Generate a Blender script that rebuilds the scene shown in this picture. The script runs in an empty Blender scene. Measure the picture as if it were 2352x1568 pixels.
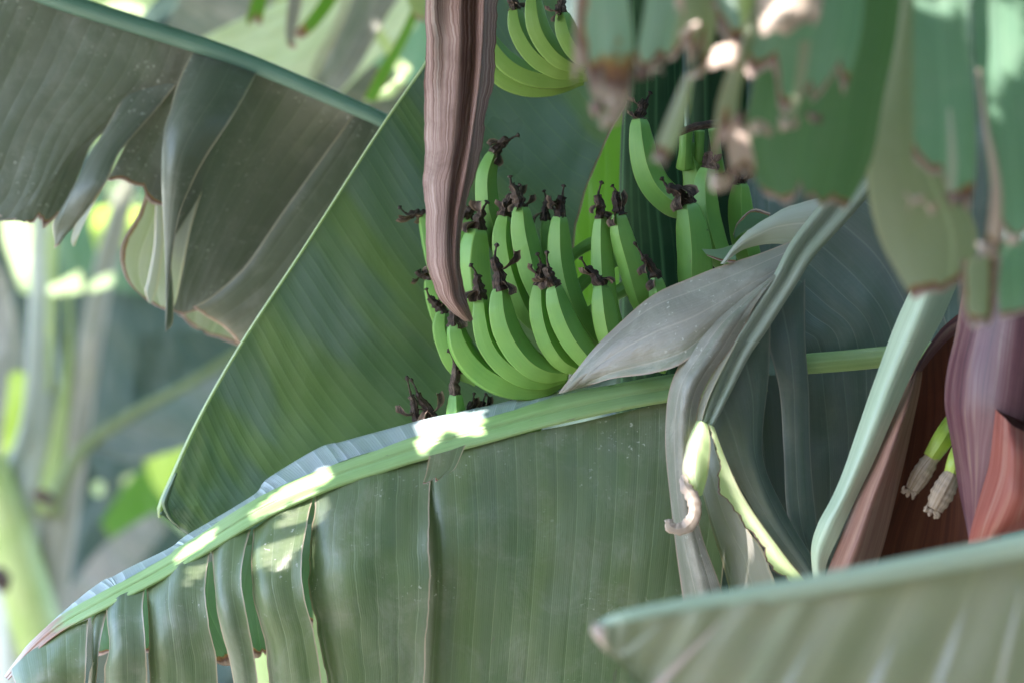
import bpy, math, random
import numpy as np
from mathutils import Vector

S = bpy.context.scene
COL = S.collection
RNG = random.Random(7)

# ------------------------------------------------------------------ camera
CAM_Z = 1.7
cam = bpy.data.cameras.new("camera")
cam_ob = bpy.data.objects.new("camera", cam)
COL.objects.link(cam_ob)
cam.lens = 150.0
cam.sensor_width = 36.0
cam.clip_start = 0.05
cam.clip_end = 500.0
cam_ob.location = (0, 0, CAM_Z)
cam_ob.rotation_euler = (math.radians(90), 0, 0)
cam.dof.use_dof = True
cam.dof.focus_distance = 4.92
cam.dof.aperture_fstop = 4.0
S.camera = cam_ob

# ------------------------------------------------------------------ light
TO_SUN = Vector((-0.36, -0.48, 0.80)).normalized()
SUN_EL = math.asin(TO_SUN.z)
SUN_AZ = math.atan2(TO_SUN.x, TO_SUN.y)
world = bpy.data.worlds.new("World")
S.world = world
world.use_nodes = True
wt = world.node_tree
sky = wt.nodes.new("ShaderNodeTexSky")
sky.sky_type = 'NISHITA'
sky.sun_disc = False
sky.sun_elevation = SUN_EL
sky.sun_rotation = SUN_AZ
wt.links.new(sky.outputs[0], wt.nodes["Background"].inputs[0])
wt.nodes["Background"].inputs[1].default_value = 0.12
sun = bpy.data.lights.new("sun", 'SUN')
sun.energy = 2.3
sun.angle = math.radians(0.5)
sun.color = (1.0, 0.95, 0.87)
sun_ob = bpy.data.objects.new("sun", sun)
COL.objects.link(sun_ob)
sun_ob.rotation_euler = (-TO_SUN).to_track_quat('-Z', 'Y').to_euler()
sun_ob.location = (-6, -4, 12)

S.view_settings.view_transform = 'Standard'
S.view_settings.look = 'None'
S.view_settings.exposure = 3.3
S.view_settings.gamma = 1.0
S.view_settings.use_curve_mapping = False
S.render.engine = 'CYCLES'
S.cycles.use_denoising = True
S.cycles.max_bounces = 8
S.cycles.diffuse_bounces = 5
S.cycles.transmission_bounces = 5
S.cycles.caustics_reflective = False
S.cycles.caustics_refractive = False

# ------------------------------------------------------------------ helpers
KPX = 0.24 / 2352.0      # metres per pixel and metre of distance


FAR = 1.0                # distance factor used while the far plants are built


def W(p, d0):
    d = (p[2] if len(p) > 2 else d0) * FAR
    return ((p[0] - 1176.0) * KPX * d, d, CAM_Z - (p[1] - 784.0) * KPX * d)


def spline(P, t):
    """Catmull-Rom through the rows of P (K x D) at parameters t in 0..1."""
    P = np.asarray(P, float)
    K = len(P)
    t = np.asarray(t, float)
    if K == 1:
        return np.repeat(P, len(t), 0)
    E = np.vstack([2 * P[0] - P[1], P, 2 * P[-1] - P[-2]])
    x = np.clip(t, 0, 1) * (K - 1)
    i = np.minimum(x.astype(int), K - 2)
    f = (x - i)[:, None]
    a, b, c, d = E[i], E[i + 1], E[i + 2], E[i + 3]
    return 0.5 * (2 * b + (c - a) * f + (2 * a - 5 * b + 4 * c - d) * f ** 2 + (3 * b - a - 3 * c + d) * f ** 3)


def arc_spline(P, n):
    """n points evenly spaced along the spline through P."""
    q = spline(P, np.linspace(0, 1, 16 * len(P)))
    L = np.r_[0, np.cumsum(np.linalg.norm(np.diff(q[:, :3], axis=0), axis=1))]
    s = np.linspace(0, L[-1], n)
    return np.stack([np.interp(s, L, q[:, k]) for k in range(q.shape[1])], 1)


def noise1(x, seed, octs=4, f0=1.0):
    r = random.Random(seed)
    out = np.zeros_like(x)
    a = 1.0
    for o in range(octs):
        f = f0 * 2 ** o * r.uniform(.8, 1.25)
        out += a * np.sin(2 * math.pi * f * x + r.uniform(0, 6.28))
        a *= .6
    return out / 2.0


def noise2(u, v, seed, fu=4.0, fv=3.0, octs=3):
    r = random.Random(seed)
    out = np.zeros_like(u)
    a = 1.0
    for o in range(octs):
        k = 2 ** o
        out += a * np.sin(2 * math.pi * (fu * k * r.uniform(.7, 1.3) * u + fv * k * r.uniform(-.6, .6) * v) + r.uniform(0, 6.28)) \
            * np.cos(2 * math.pi * (fv * k * r.uniform(.7, 1.3) * v + fu * k * r.uniform(-.3, .3) * u) + r.uniform(0, 6.28))
        a *= .5
    return out


class Geo:
    """Collects vertices, faces, two uv layers and a 'burn' value per vertex."""

    def __init__(self):
        self.v, self.f, self.uv, self.rim, self.burn = [], [], [], [], []
        self.n = 0

    def add(self, v, f, uv=None, rim=None, burn=None):
        m = len(v)
        self.v.append(np.asarray(v, float))
        self.f.extend([tuple(int(i) + self.n for i in q) for q in f])
        self.uv.append(np.zeros((m, 2)) if uv is None else np.asarray(uv, float))
        self.rim.append(np.ones((m, 2)) if rim is None else np.asarray(rim, float))
        self.burn.append(np.zeros(m) if burn is None else np.asarray(burn, float))
        self.n += m
        return self

    def mesh(self, name, offset):
        me = bpy.data.meshes.new(name)
        V = np.vstack(self.v) - np.asarray(offset)
        me.from_pydata(V.tolist(), [], self.f)
        UV, RM, BU = np.vstack(self.uv), np.vstack(self.rim), np.concatenate(self.burn)
        idx = np.empty(len(me.loops), dtype=np.int32)
        me.loops.foreach_get("vertex_index", idx)
        a = me.uv_layers.new(name="UVMap")
        a.data.foreach_set("uv", UV[idx].astype(np.float32).ravel())
        b = me.uv_layers.new(name="rim")
        b.data.foreach_set("uv", RM[idx].astype(np.float32).ravel())
        at = me.attributes.new("burn", 'FLOAT', 'POINT')
        at.data.foreach_set("value", BU.astype(np.float32))
        me.polygons.foreach_set("use_smooth", [True] * len(me.polygons))
        me.update()
        return me


def grid_faces(nr, nc, keep=None):
    out = []
    for r in range(nr - 1):
        for c in range(nc - 1):
            if keep is None or keep[r, c]:
                i = r * nc + c
                out.append((i, i + 1, i + nc + 1, i + nc))
    return out


def patch(rows, d=5.0, geo=None, seed=0, arch=0.0, wob=0.004, wobf=(5, 2.5), curl=(0, 0), curlw=.25, rag=0.0, ragf=9.0,
          burn_end=0.0, burn_side=(0, 0), rag_side=(0, 0), step=0.007, drop=None, world=False, pleat=0.0, lam=.02, nmax=170):
    """A leaf sheet. rows follow each other along the veins; a row runs across the veins."""
    R = [np.array([p if world else W(p, d) for p in row], float) for row in rows]
    wid = np.mean([np.linalg.norm(np.diff(r, axis=0), axis=1).sum() for r in R])
    mid = np.array([r[len(r) // 2] for r in R])
    ln = np.linalg.norm(np.diff(mid, axis=0), axis=1).sum()
    nc = int(np.clip(wid / step, 8, nmax))
    nr = int(np.clip(ln / step, 12, nmax))
    tc = np.linspace(0, 1, nc)
    dense = np.array([spline(r, tc) for r in R])              # K x nc x 3
    tr = np.linspace(0, 1, nr)
    cut = np.ones(nc)
    if rag:
        n = noise1(tc * wid / .1, seed + 5, 5, ragf / 9.0)
        cut = 1 - rag * (0.5 + 0.5 * np.clip(n, -1, 1))
        rn = random.Random(seed + 77)
        for _k in range(max(2, int(wid / .016))):
            c0, w0 = rn.random(), rn.uniform(.004, .014) / wid
            cut = cut - rag * rn.uniform(.2, 1.1) * np.clip(1 - np.abs(tc - c0) / w0, 0, 1)
        cut = np.clip(cut, .5, 1)
    G = np.empty((nr, nc, 3))
    for j in range(nc):
        G[:, j] = spline(dense[:, j], tr * cut[j])
    for side, amt in enumerate(rag_side):
        if amt:
            n = amt * (0.5 + 0.5 * np.clip(noise1(tr * ln / .1, seed + 9 + side, 5, 1.1), -1, 1))
            for i in range(nr):
                s = tc * (1 - n[i]) + (n[i] if side == 0 else 0)
                G[i] = np.stack([np.interp(s, tc, G[i, :, k]) for k in range(3)], 1)
    u = np.tile((tc - .5) * wid, (nr, 1))
    v = np.tile((tr * ln)[:, None], (1, nc))
    gu = np.gradient(G, axis=1)
    gv = np.gradient(G, axis=0)
    N = np.cross(gu, gv)
    N /= np.linalg.norm(N, axis=2, keepdims=True) + 1e-12
    h = wob * noise2(u + 3.1 * seed, v, seed + 1, wobf[0], wobf[1])
    if pleat:
        h = h + pleat * np.cos(2 * math.pi * u / lam + 0.6 * noise2(u, v, seed + 2, 3, 2))
    h = h - arch * np.sin(math.pi * tc)[None, :]
    ds0, ds1 = tc[None, :] * wid, (1 - tc)[None, :] * wid
    for cv, q in ((curl[0], tc), (curl[1], 1 - tc)):
        if cv:
            h = h + cv * np.clip(1 - q / curlw, 0, 1)[None, :] ** 2 * np.clip(tr * 4, 0, 1)[:, None]
    # N may face either way: make +h go away from the camera
    sgn = np.sign(N[:, :, 1:2].mean()) or 1.0
    G = G + N * sgn * h[:, :, None]
    bl_ = 1 + .85 * np.clip(noise1(tc * wid / .1, seed + 31, 4, .9), -1, 1)[None, :]
    burn = np.zeros((nr, nc))
    de = (1 - tr)[:, None] * ln * np.ones((1, nc))
    if burn_end:
        burn = np.maximum(burn, np.clip(1 - de / (burn_end * bl_), 0, 1))
    if burn_side[0]:
        burn = np.maximum(burn, np.clip(1 - ds0 / burn_side[0], 0, 1) * np.ones((nr, 1)))
    if burn_side[1]:
        burn = np.maximum(burn, np.clip(1 - ds1 / burn_side[1], 0, 1) * np.ones((nr, 1)))
    rim = np.stack([np.minimum(ds0, ds1) * np.ones((nr, 1)), de], 2)
    uv = np.stack([u + .37 * seed, v + .21 * seed], 2)
    keep = None
    if drop is not None:
        C = (G[:-1, :-1] + G[1:, 1:]) / 2
        keep = drop(C)
    geo = geo or Geo()
    geo.add(G.reshape(-1, 3), grid_faces(nr, nc, keep), uv.reshape(-1, 2), rim.reshape(-1, 2), burn.ravel())
    return geo


def tube(path, geo=None, seg=20, flat=1.0, groove=0.0, seed=0, rough=0.0, n=40, px=True, d=5.0, cap=True, ridges=0, ridge_amp=0.0,
         shape=None, twist=0.0, ref=(0, -1, 0), burn_tip=0.0):
    """Sweep a round section along path. Each path point: (x, y, dist, radius)."""
    if px:
        P = np.array([(*W((p[0], p[1], p[2] if p[2] else d), d), p[3] * KPX * (p[2] or d) * FAR) for p in path])
    else:
        P = np.array(path, float)
    Q = arc_spline(P, n)
    T = np.gradient(Q[:, :3], axis=0)
    T /= np.linalg.norm(T, axis=1, keepdims=True) + 1e-12
    A = np.empty_like(T)
    a = np.array(ref, float)
    for i in range(n):
        a = a - T[i] * a.dot(T[i])
        a /= np.linalg.norm(a) + 1e-12
        A[i] = a
    B = np.cross(T, A)
    th = np.linspace(0, 2 * math.pi, seg + 1)
    L = np.r_[0, np.cumsum(np.linalg.norm(np.diff(Q[:, :3], axis=0), axis=1))]
    r = np.ones(seg + 1)
    if ridges:
        x = np.mod(th, 2 * math.pi / ridges) - math.pi / ridges
        poly = math.cos(math.pi / ridges) / np.cos(x)
        r = (1 - ridge_amp) + ridge_amp * poly / poly.mean()
    V, UV = [], []
    for i in range(n):
        ri = Q[i, 3] * r
        if groove:
            ri = ri * (1 - groove * np.exp(-((np.mod(th + math.pi, 2 * math.pi) - math.pi) / .38) ** 2))
        if rough:
            ri = ri * (1 + rough * noise1(th / 6.2832 + i * .13, seed + 3, 3, 2.0) * 0.6 + rough * math.sin(i * 1.7 + seed) * .4)
        tw = twist * i / n
        V.append(Q[i, :3] + np.outer(np.cos(th + tw) * ri, A[i]) * flat + np.outer(np.sin(th + tw) * ri, B[i]))
        UV.append(np.stack([th * Q[:, 3].mean() + .3 * seed, np.full(seg + 1, L[i])], 1))
    V = np.array(V).reshape(-1, 3)
    UV = np.array(UV).reshape(-1, 2)
    F = grid_faces(n, seg + 1)
    burn = np.repeat(np.clip(1 - L / burn_tip, 0, 1) if burn_tip else np.zeros(n), seg + 1)
    rim = np.stack([np.repeat(L / L[-1], seg + 1), np.tile(th / 6.28318, n)], 1)
    if cap:
        m = len(V)
        V = np.vstack([V, Q[0, :3] - T[0] * Q[0, 3] * .15, Q[-1, :3] + T[-1] * Q[-1, 3] * .15])
        UV = np.vstack([UV, UV[0], UV[-1]])
        burn = np.r_[burn, burn[0], burn[-1]]
        rim = np.vstack([rim, rim[0], rim[m - 1]])
        F += [(m, k + 1, k) for k in range(seg)]
        o = (n - 1) * (seg + 1)
        F += [(m + 1, o + k, o + k + 1) for k in range(seg)]
    geo = geo or Geo()
    geo.add(V, F, UV, rim, burn)
    return geo


def thing(name, label, cat, loc, group=None):
    o = bpy.data.objects.new(name, None)
    o.empty_display_size = .05
    COL.objects.link(o)
    o.location = loc
    o["label"] = label
    o["category"] = cat
    if group:
        o["group"] = group
    return o


def part(name, geo, mat, root, parent=None, label=None):
    me = geo.mesh(name, root.location)
    me.materials.append(mat)
    o = bpy.data.objects.new(name, me)
    COL.objects.link(o)
    o.parent = parent or root
    if label:
        o["label"] = label
    return o


def solid(o, t):
    m = o.modifiers.new("thickness", 'SOLIDIFY')
    m.thickness = t
    m.offset = 0
    return o


# ------------------------------------------------------------------ materials
class NT:
    def __init__(self, name):
        self.m = bpy.data.materials.new(name)
        self.m.use_nodes = True
        self.t = self.m.node_tree
        self.t.nodes.clear()

    def n(self, kind, **kw):
        o = self.t.nodes.new("ShaderNode" + kind)
        for k, v in kw.items():
            setattr(o, k, v)
        return o

    def put(self, sock, v):
        if isinstance(v, bpy.types.NodeSocket):
            self.t.links.new(v, sock)
        elif isinstance(v, (tuple, list)):
            sock.default_value = (*v, 1.0) if len(v) == 3 and sock.type == 'RGBA' else v
        else:
            sock.default_value = v

    def math(self, op, a, b=0.0, c=0.0, clamp=False):
        o = self.n("Math", operation=op, use_clamp=clamp)
        for s, v in zip(o.inputs, (a, b, c)):
            self.put(s, v)
        return o.outputs[0]

    def mix(self, f, a, b, mode='MIX'):
        o = self.n("MixRGB", blend_type=mode)
        for s, v in zip(o.inputs, (f, a, b)):
            self.put(s, v)
        return o.outputs[0]

    def step(self, x, lo, hi, a=0.0, b=1.0):
        o = self.n("MapRange", interpolation_type='SMOOTHSTEP')
        for s, v in zip(o.inputs, (x, lo, hi, a, b)):
            self.put(s, v)
        return o.outputs[0]

    def noise(self, vec, scale, detail=3.0, rough=.55, dist=0.0):
        o = self.n("TexNoise")
        self.put(o.inputs["Vector"], vec)
        o.inputs["Scale"].default_value = scale
        o.inputs["Detail"].default_value = detail
        o.inputs["Roughness"].default_value = rough
        o.inputs["Distortion"].default_value = dist
        return o.outputs[0]

    def comb(self, x, y, z=0.0):
        o = self.n("CombineXYZ")
        for s, v in zip(o.inputs, (x, y, z)):
            self.put(s, v)
        return o.outputs[0]

    def uv(self, name="UVMap"):
        o = self.n("UVMap", uv_map=name)
        s = self.n("SeparateXYZ")
        self.t.links.new(o.outputs[0], s.inputs[0])
        return s.outputs[0], s.outputs[1]

    def attr(self, name):
        return self.n("Attribute", attribute_name=name).outputs["Fac"]

    def ramp(self, x, stops, mode='LINEAR'):
        o = self.n("ValToRGB")
        o.color_ramp.interpolation = mode
        e = o.color_ramp.elements
        while len(e) < len(stops):
            e.new(.5)
        for k, (p, c) in zip(e, stops):
            k.position = p
            k.color = (*c, 1.0)
        self.put(o.inputs[0], x)
        return o.outputs[0]

    def finish(self, shader):
        o = self.n("OutputMaterial")
        self.t.links.new(shader, o.inputs[0])
        return self.m


def scaled(c, k):
    return tuple(min(.95, a * b) for a, b in zip(c, k if isinstance(k, tuple) else (k, k, k)))


def mat_leaf(name, base, base2, vein=None, spacing=.022, trans=.25, rough=.42, pleat=.0009, dust=.25, flecks=.0, vein_w=.9, vein_amt=.35,
             edge=(.42, .34, .24), edge_amt=.7, tcol=None, wax=0.0, spec=.5, dark_spots=.0, contrast=1.0, sheen_patch=0.0, crease_h=.0008):
    N = NT(name)
    U, V = N.uv()
    DS, DE = N.uv("rim")
    burn = N.attr("burn")
    obj = N.n("TexCoord").outputs["Object"]
    mott = N.noise(obj, 6.0, 4)
    fib = N.noise(N.comb(N.math('MULTIPLY', U, 260.0), N.math('MULTIPLY', V, 5.0)), 1.0, 2)
    band = N.noise(N.comb(N.math('MULTIPLY', U, 34.0), N.math('MULTIPLY', V, 1.3)), 1.0, 3)
    wig = N.math('MULTIPLY', N.math('SUBTRACT', N.noise(N.comb(N.math('MULTIPLY', U, 14.0), N.math('MULTIPLY', V, 2.0)), 1.0, 2), .5), .55)
    uu = N.math('ADD', N.math('DIVIDE', U, spacing), wig)
    f = N.math('FRACT', uu)
    p = N.math('POWER', N.math('ABSOLUTE', N.math('MULTIPLY', N.math('SUBTRACT', f, .5), 2.0)), 2.0)
    f2 = N.math('FRACT', N.math('MULTIPLY', uu, 9.0))
    p2 = N.math('POWER', N.math('ABSOLUTE', N.math('MULTIPLY', N.math('SUBTRACT', f2, .5), 2.0)), 2.0)
    line = N.step(p, vein_w - .12, 1.0)
    rndband = N.n("TexWhiteNoise", noise_dimensions='1D')
    N.put(rndband.inputs["W"], N.math('FLOOR', uu))
    c = N.mix(N.step(mott, .35 , .65), base, base2)
    c = N.mix(N.math('MULTIPLY', N.step(band, .35, .7), .55 * contrast), c, scaled(base, (.72, .86, .66)))
    c = N.mix(N.math('MULTIPLY', rndband.outputs[0], .16), c, scaled(base2, 1.35))
    c = N.mix(N.math('MULTIPLY', N.step(fib, .35, .75), .22), c, scaled(base, 1.45))
    if sheen_patch:   # painted sheen: broad bluish and yellowish light bands along the veins
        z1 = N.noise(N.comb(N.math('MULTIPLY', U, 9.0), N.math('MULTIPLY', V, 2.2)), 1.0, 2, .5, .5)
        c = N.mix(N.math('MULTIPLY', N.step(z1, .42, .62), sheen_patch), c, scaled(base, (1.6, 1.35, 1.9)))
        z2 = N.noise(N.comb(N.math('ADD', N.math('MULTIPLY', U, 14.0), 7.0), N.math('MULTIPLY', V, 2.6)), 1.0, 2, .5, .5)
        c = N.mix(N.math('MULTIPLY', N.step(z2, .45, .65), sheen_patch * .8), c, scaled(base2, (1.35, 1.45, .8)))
    vein = vein or scaled(base2, (1.7, 1.7, 1.6))
    c = N.mix(N.math('MULTIPLY', line, vein_amt), c, vein)
    c = N.mix(N.math('MULTIPLY', N.step(p2, .6, 1.0), .07), c, vein)
    # bloom of wax and dust, in clouds and in small specks
    if dust:
        cloud = N.noise(obj, 17.0, 6, .7, .4)
        c = N.mix(N.math('MULTIPLY', N.step(cloud, .45, .75), dust), c, (.42, .40, .37))
    if flecks:
        sp = N.noise(obj, 190.0, 2, .5)
        zone = N.noise(obj, 9.0, 3, .6)
        c = N.mix(N.math('MULTIPLY', N.math('MULTIPLY', N.step(sp, .63, .74), N.step(zone, .50, .64)), flecks), c, (.6, .6, .55))
    if dark_spots:
        sp = N.noise(N.comb(N.math('MULTIPLY', U, 45.0), N.math('MULTIPLY', V, 22.0)), 1.0, 3, .6, 1.0)
        c = N.mix(N.math('MULTIPLY', N.step(sp, .69, .74), dark_spots), c, (.13, .09, .1))
    # pale torn rim
    if edge_amt:
        jit = N.math('MULTIPLY', N.noise(obj, 60.0, 2), .0016)
        c = N.mix(N.math('MULTIPLY', N.step(DS, .0030, .0008, 0.0, 1.0) if False else N.math('SUBTRACT', 1.0, N.step(N.math('SUBTRACT', DS, jit), .0, .0016)), edge_amt), c, edge)
    # burnt, dry ends
    bn = N.math('ADD', burn, N.math('MULTIPLY', N.math('SUBTRACT', N.noise(obj, 17.0, 5, .7), .5), 1.25))
    bmask = N.math('MULTIPLY', N.step(bn, .22, .34), N.step(burn, .02, .2))
    bcol = N.ramp(bn, [(.22, (.22, .25, .06)), (.32, (.40, .25, .07)), (.42, (.26, .11, .06)), (.54, (.12, .065, .075)), (.66, (.30, .20, .20)), (.80, (.56, .42, .38))])
    c = N.mix(bmask, c, bcol)
    h = N.math('ADD', N.math('MULTIPLY', p, pleat), N.math('MULTIPLY', p2, pleat * .10))
    h = N.math('ADD', h, N.math('MULTIPLY', mott, .0015))
    h = N.math('ADD', h, N.math('MULTIPLY', fib, .0003))
    crease = N.noise(N.comb(N.math('MULTIPLY', U, 22.0), N.math('MULTIPLY', V, 9.0)), 1.0, 5, .6, 1.2)
    h = N.math('ADD', h, N.math('MULTIPLY', crease, crease_h))
    h = N.math('ADD', h, N.math('MULTIPLY', N.math('MULTIPLY', N.noise(obj, 120.0, 3), bmask), .003))
    bump = N.n("Bump")
    bump.inputs["Strength"].default_value = 1.0
    bump.inputs["Distance"].default_value = 1.0
    N.put(bump.inputs["Height"], h)
    b = N.n("BsdfPrincipled")
    N.put(b.inputs["Base Color"], c)
    N.put(b.inputs["Roughness"], N.math('ADD', N.math('MULTIPLY', bmask, .3), N.math('ADD', rough, N.math('MULTIPLY', N.math('SUBTRACT', mott, .5), .2))))
    b.inputs["Specular IOR Level"].default_value = spec
    if wax:
        b.inputs["Sheen Weight"].default_value = wax
        b.inputs["Sheen Roughness"].default_value = .5
    N.put(b.inputs["Normal"], bump.outputs[0])
    t = N.n("BsdfTranslucent")
    tc = tcol or scaled(base2, (1.5, 2.1, .55))
    tmix = N.mix(bmask, tc, (.16, .09, .04))
    tmix = N.mix(N.math('MULTIPLY', line, .35), tmix, scaled(tc, 1.5))
    N.put(t.inputs[0], tmix)
    N.put(t.inputs[1], bump.outputs[0])
    mx = N.n("MixShader")
    mx.inputs[0].default_value = trans
    N.t.links.new(b.outputs[0], mx.inputs[1])
    N.t.links.new(t.outputs[0], mx.inputs[2])
    return N.finish(mx.outputs[0])


def mat_rib(name, base, base2, rough=.38, stripe=.3, burncol=(.2, .11, .07), spots=.2, spec=.5):
    N = NT(name)
    U, V = N.uv()
    burn = N.attr("burn")
    obj = N.n("TexCoord").outputs["Object"]
    fib = N.noise(N.comb(N.math('MULTIPLY', U, 320.0 if stripe < .9 else 90.0), N.math('MULTIPLY', V, 6.0 if stripe < .9 else .6)), 1.0, 3)
    mott = N.noise(obj, 9.0, 4)
    c = N.mix(N.step(mott, .35, .65), base, base2)
    c = N.mix(N.math('MULTIPLY', N.step(fib, .35 if stripe < .9 else .5, .7), stripe), c, scaled(base2, 1.4 if stripe < .9 else 3.2))
    sp = N.noise(N.comb(N.math('MULTIPLY', U, 70.0), N.math('MULTIPLY', V, 25.0)), 1.0, 4, .6, .8)
    c = N.mix(N.math('MULTIPLY', N.step(sp, .66, .74), spots), c, (.13, .08, .09))
    bn = N.math('ADD', burn, N.math('MULTIPLY', N.math('SUBTRACT', N.noise(obj, 40.0, 4), .5), .6))
    c = N.mix(N.math('MULTIPLY', N.step(bn, .25, .5), N.step(burn, .02, .15)), c, N.ramp(fib, [(.3, burncol), (.7, scaled(burncol, 2.2))]))
    bump = N.n("Bump")
    bump.inputs["Distance"].default_value = 1.0
    N.put(bump.inputs["Height"], N.math('MULTIPLY', fib, .0006))
    b = N.n("BsdfPrincipled")
    N.put(b.inputs["Base Color"], c)
    b.inputs["Roughness"].default_value = rough
    b.inputs["Specular IOR Level"].default_value = spec
    N.put(b.inputs["Normal"], bump.outputs[0])
    return N.finish(b.outputs[0])


def mat_dry(name, cols, fibre=300.0, rough=.75, bump_h=.0009, trans=.1, spec=.25, along=4.0, edge=None):
    N = NT(name)
    U, V = N.uv()
    DS, DE = N.uv("rim")
    obj = N.n("TexCoord").outputs["Object"]
    w = N.math('MULTIPLY', N.noise(N.comb(N.math('MULTIPLY', U, 10.0), N.math('MULTIPLY', V, 5.0)), 1.0, 2), .02)
    uu = N.math('ADD', U, w)
    fib = N.noise(N.comb(N.math('MULTIPLY', uu, fibre), N.math('MULTIPLY', V, along)), 1.0, 4, .65)
    fib2 = N.noise(N.comb(N.math('MULTIPLY', uu, fibre * 3.3), N.math('MULTIPLY', V, along * 2.5)), 1.0, 3, .6)
    big = N.noise(N.comb(N.math('MULTIPLY', U, 22.0), N.math('MULTIPLY', V, 3.0)), 1.0, 4, .6)
    x = N.math('ADD', N.math('MULTIPLY', fib, .5), N.math('MULTIPLY', big, .3))
    x = N.math('ADD', x, N.math('MULTIPLY', fib2, .3))
    c = N.ramp(x, [(.44, cols[0]), (.515, cols[1]), (.585, cols[2]), (.68, cols[3])])
    bl = N.noise(obj, 11.0, 5, .65, .5)
    c = N.mix(N.math('MULTIPLY', N.step(bl, .5, .72), .55), c, scaled(cols[1], .6))
    c = N.mix(N.math('MULTIPLY', N.n('ObjectInfo').outputs['Random'], .14), c, scaled(cols[3], .7))
    e = N.math('SUBTRACT', 1.0, N.step(DS, .0, .0035))
    c = N.mix(N.math('MULTIPLY', e, .6), c, edge or cols[0])
    bump = N.n("Bump")
    bump.inputs["Distance"].default_value = 1.0
    N.put(bump.inputs["Height"], N.math('ADD', N.math('MULTIPLY', fib, bump_h), N.math('MULTIPLY', fib2, bump_h * .4)))
    b = N.n("BsdfPrincipled")
    N.put(b.inputs["Base Color"], c)
    b.inputs["Roughness"].default_value = rough
    b.inputs["Specular IOR Level"].default_value = spec
    N.put(b.inputs["Normal"], bump.outputs[0])
    t = N.n("BsdfTranslucent")
    N.put(t.inputs[0], N.mix(1.0, c, (1.0, .8, .6), 'MULTIPLY'))
    mx = N.n("MixShader")
    mx.inputs[0].default_value = trans
    N.t.links.new(b.outputs[0], mx.inputs[1])
    N.t.links.new(t.outputs[0], mx.inputs[2])
    return N.finish(mx.outputs[0])


def mat_banana(name, base, base2, tipc, ridge):
    N = NT(name)
    L, TH = N.uv("rim")             # length 0..1 from the blossom end, angle 0..1
    U, V = N.uv()
    obj = N.n("TexCoord").outputs["Object"]
    mott = N.noise(obj, 14.0, 4)
    fib = N.noise(N.comb(N.math('MULTIPLY', U, 420.0), N.math('MULTIPLY', V, 9.0)), 1.0, 3)
    c = N.mix(N.step(mott, .3, .7), base, base2)
    c = N.mix(N.math('MULTIPLY', N.step(fib, .4, .75), .12), c, scaled(base2, 1.35))
    k = N.math('ABSOLUTE', N.math('SUBTRACT', N.math('FRACT', N.math('MULTIPLY', TH, 5.0)), .5))
    c = N.mix(N.math('MULTIPLY', N.step(k, .47, .5), .45), c, ridge)
    c = N.mix(N.math('SUBTRACT', 1.0, N.step(L, .0, .07)), c, tipc)
    c = N.mix(N.math('SUBTRACT', 1.0, N.step(L, .0, .012)), c, (.06, .045, .03))
    sp = N.noise(obj, 95.0, 3, .6)
    c = N.mix(N.math('MULTIPLY', N.step(sp, .72, .78), .6), c, (.05, .06, .03))
    sc = N.noise(N.comb(N.math('MULTIPLY', U, 130.0), N.math('MULTIPLY', V, 38.0), N.math('MULTIPLY', mott, 3.0)), 1.0, 4, .65, .6)
    c = N.mix(N.math('MULTIPLY', N.step(sc, .68, .76), .5), c, (.16, .15, .06))
    c = N.mix(N.math('MULTIPLY', N.step(L, .45, 1.0), .35), c, scaled(base2, (1.15, .98, .75)))
    bump = N.n("Bump")
    bump.inputs["Distance"].default_value = 1.0
    N.put(bump.inputs["Height"], N.math('ADD', N.math('MULTIPLY', fib, .00025), N.math('MULTIPLY', mott, .002)))
    b = N.n("BsdfPrincipled")
    N.put(b.inputs["Base Color"], c)
    b.inputs["Roughness"].default_value = .47
    b.inputs["Specular IOR Level"].default_value = .4
    N.put(b.inputs["Normal"], bump.outputs[0])
    return N.finish(b.outputs[0])


def mat_ground(name):
    N = NT(name)
    obj = N.n("TexCoord").outputs["Object"]
    a = N.noise(obj, 1.3, 6, .6)
    b_ = N.noise(obj, 22.0, 5, .65)
    c = N.mix(N.step(a, .35, .65), (.36, .32, .25), (.27, .25, .18))
    c = N.mix(N.math('MULTIPLY', N.step(b_, .45, .7), .6), c, (.42, .38, .31))
    bump = N.n("Bump")
    bump.inputs["Distance"].default_value = .05
    N.put(bump.inputs["Height"], b_)
    b = N.n("BsdfPrincipled")
    N.put(b.inputs["Base Color"], c)
    b.inputs["Roughness"].default_value = .9
    N.put(b.inputs["Normal"], bump.outputs[0])
    return N.finish(b.outputs[0])


M = {}
M['under'] = mat_leaf("leaf_underside_grey", (.098, .112, .086), (.126, .132, .108), spacing=.021, trans=.10, dust=.22, flecks=.6, pleat=.0005, vein_amt=.35, tcol=(.10, .14, .06), contrast=.8)
M['under_pale'] = mat_leaf("leaf_underside_pale", (.26, .26, .235), (.33, .31, .29), spacing=.02, trans=.2, dust=.2, flecks=.15, pleat=.0006)
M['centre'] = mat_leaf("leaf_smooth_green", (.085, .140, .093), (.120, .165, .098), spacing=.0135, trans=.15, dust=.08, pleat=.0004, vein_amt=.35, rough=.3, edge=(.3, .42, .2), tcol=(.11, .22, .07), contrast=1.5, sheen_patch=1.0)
M['back'] = mat_leaf("leaf_deep_green", (.06, .14, .02), (.08, .17, .03), spacing=.02, trans=.45, dust=0, edge=(.45, .22, .06), tcol=(.12, .3, .02))
M['front'] = mat_leaf("leaf_dusty_green", (.104, .148, .080), (.140, .165, .108), spacing=.0225, trans=.15, dust=.28, flecks=.8, pleat=.0005, dark_spots=.4, vein_amt=.35, edge=(.45, .33, .26), tcol=(.13, .24, .07), rough=.36, sheen_patch=.4)
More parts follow.
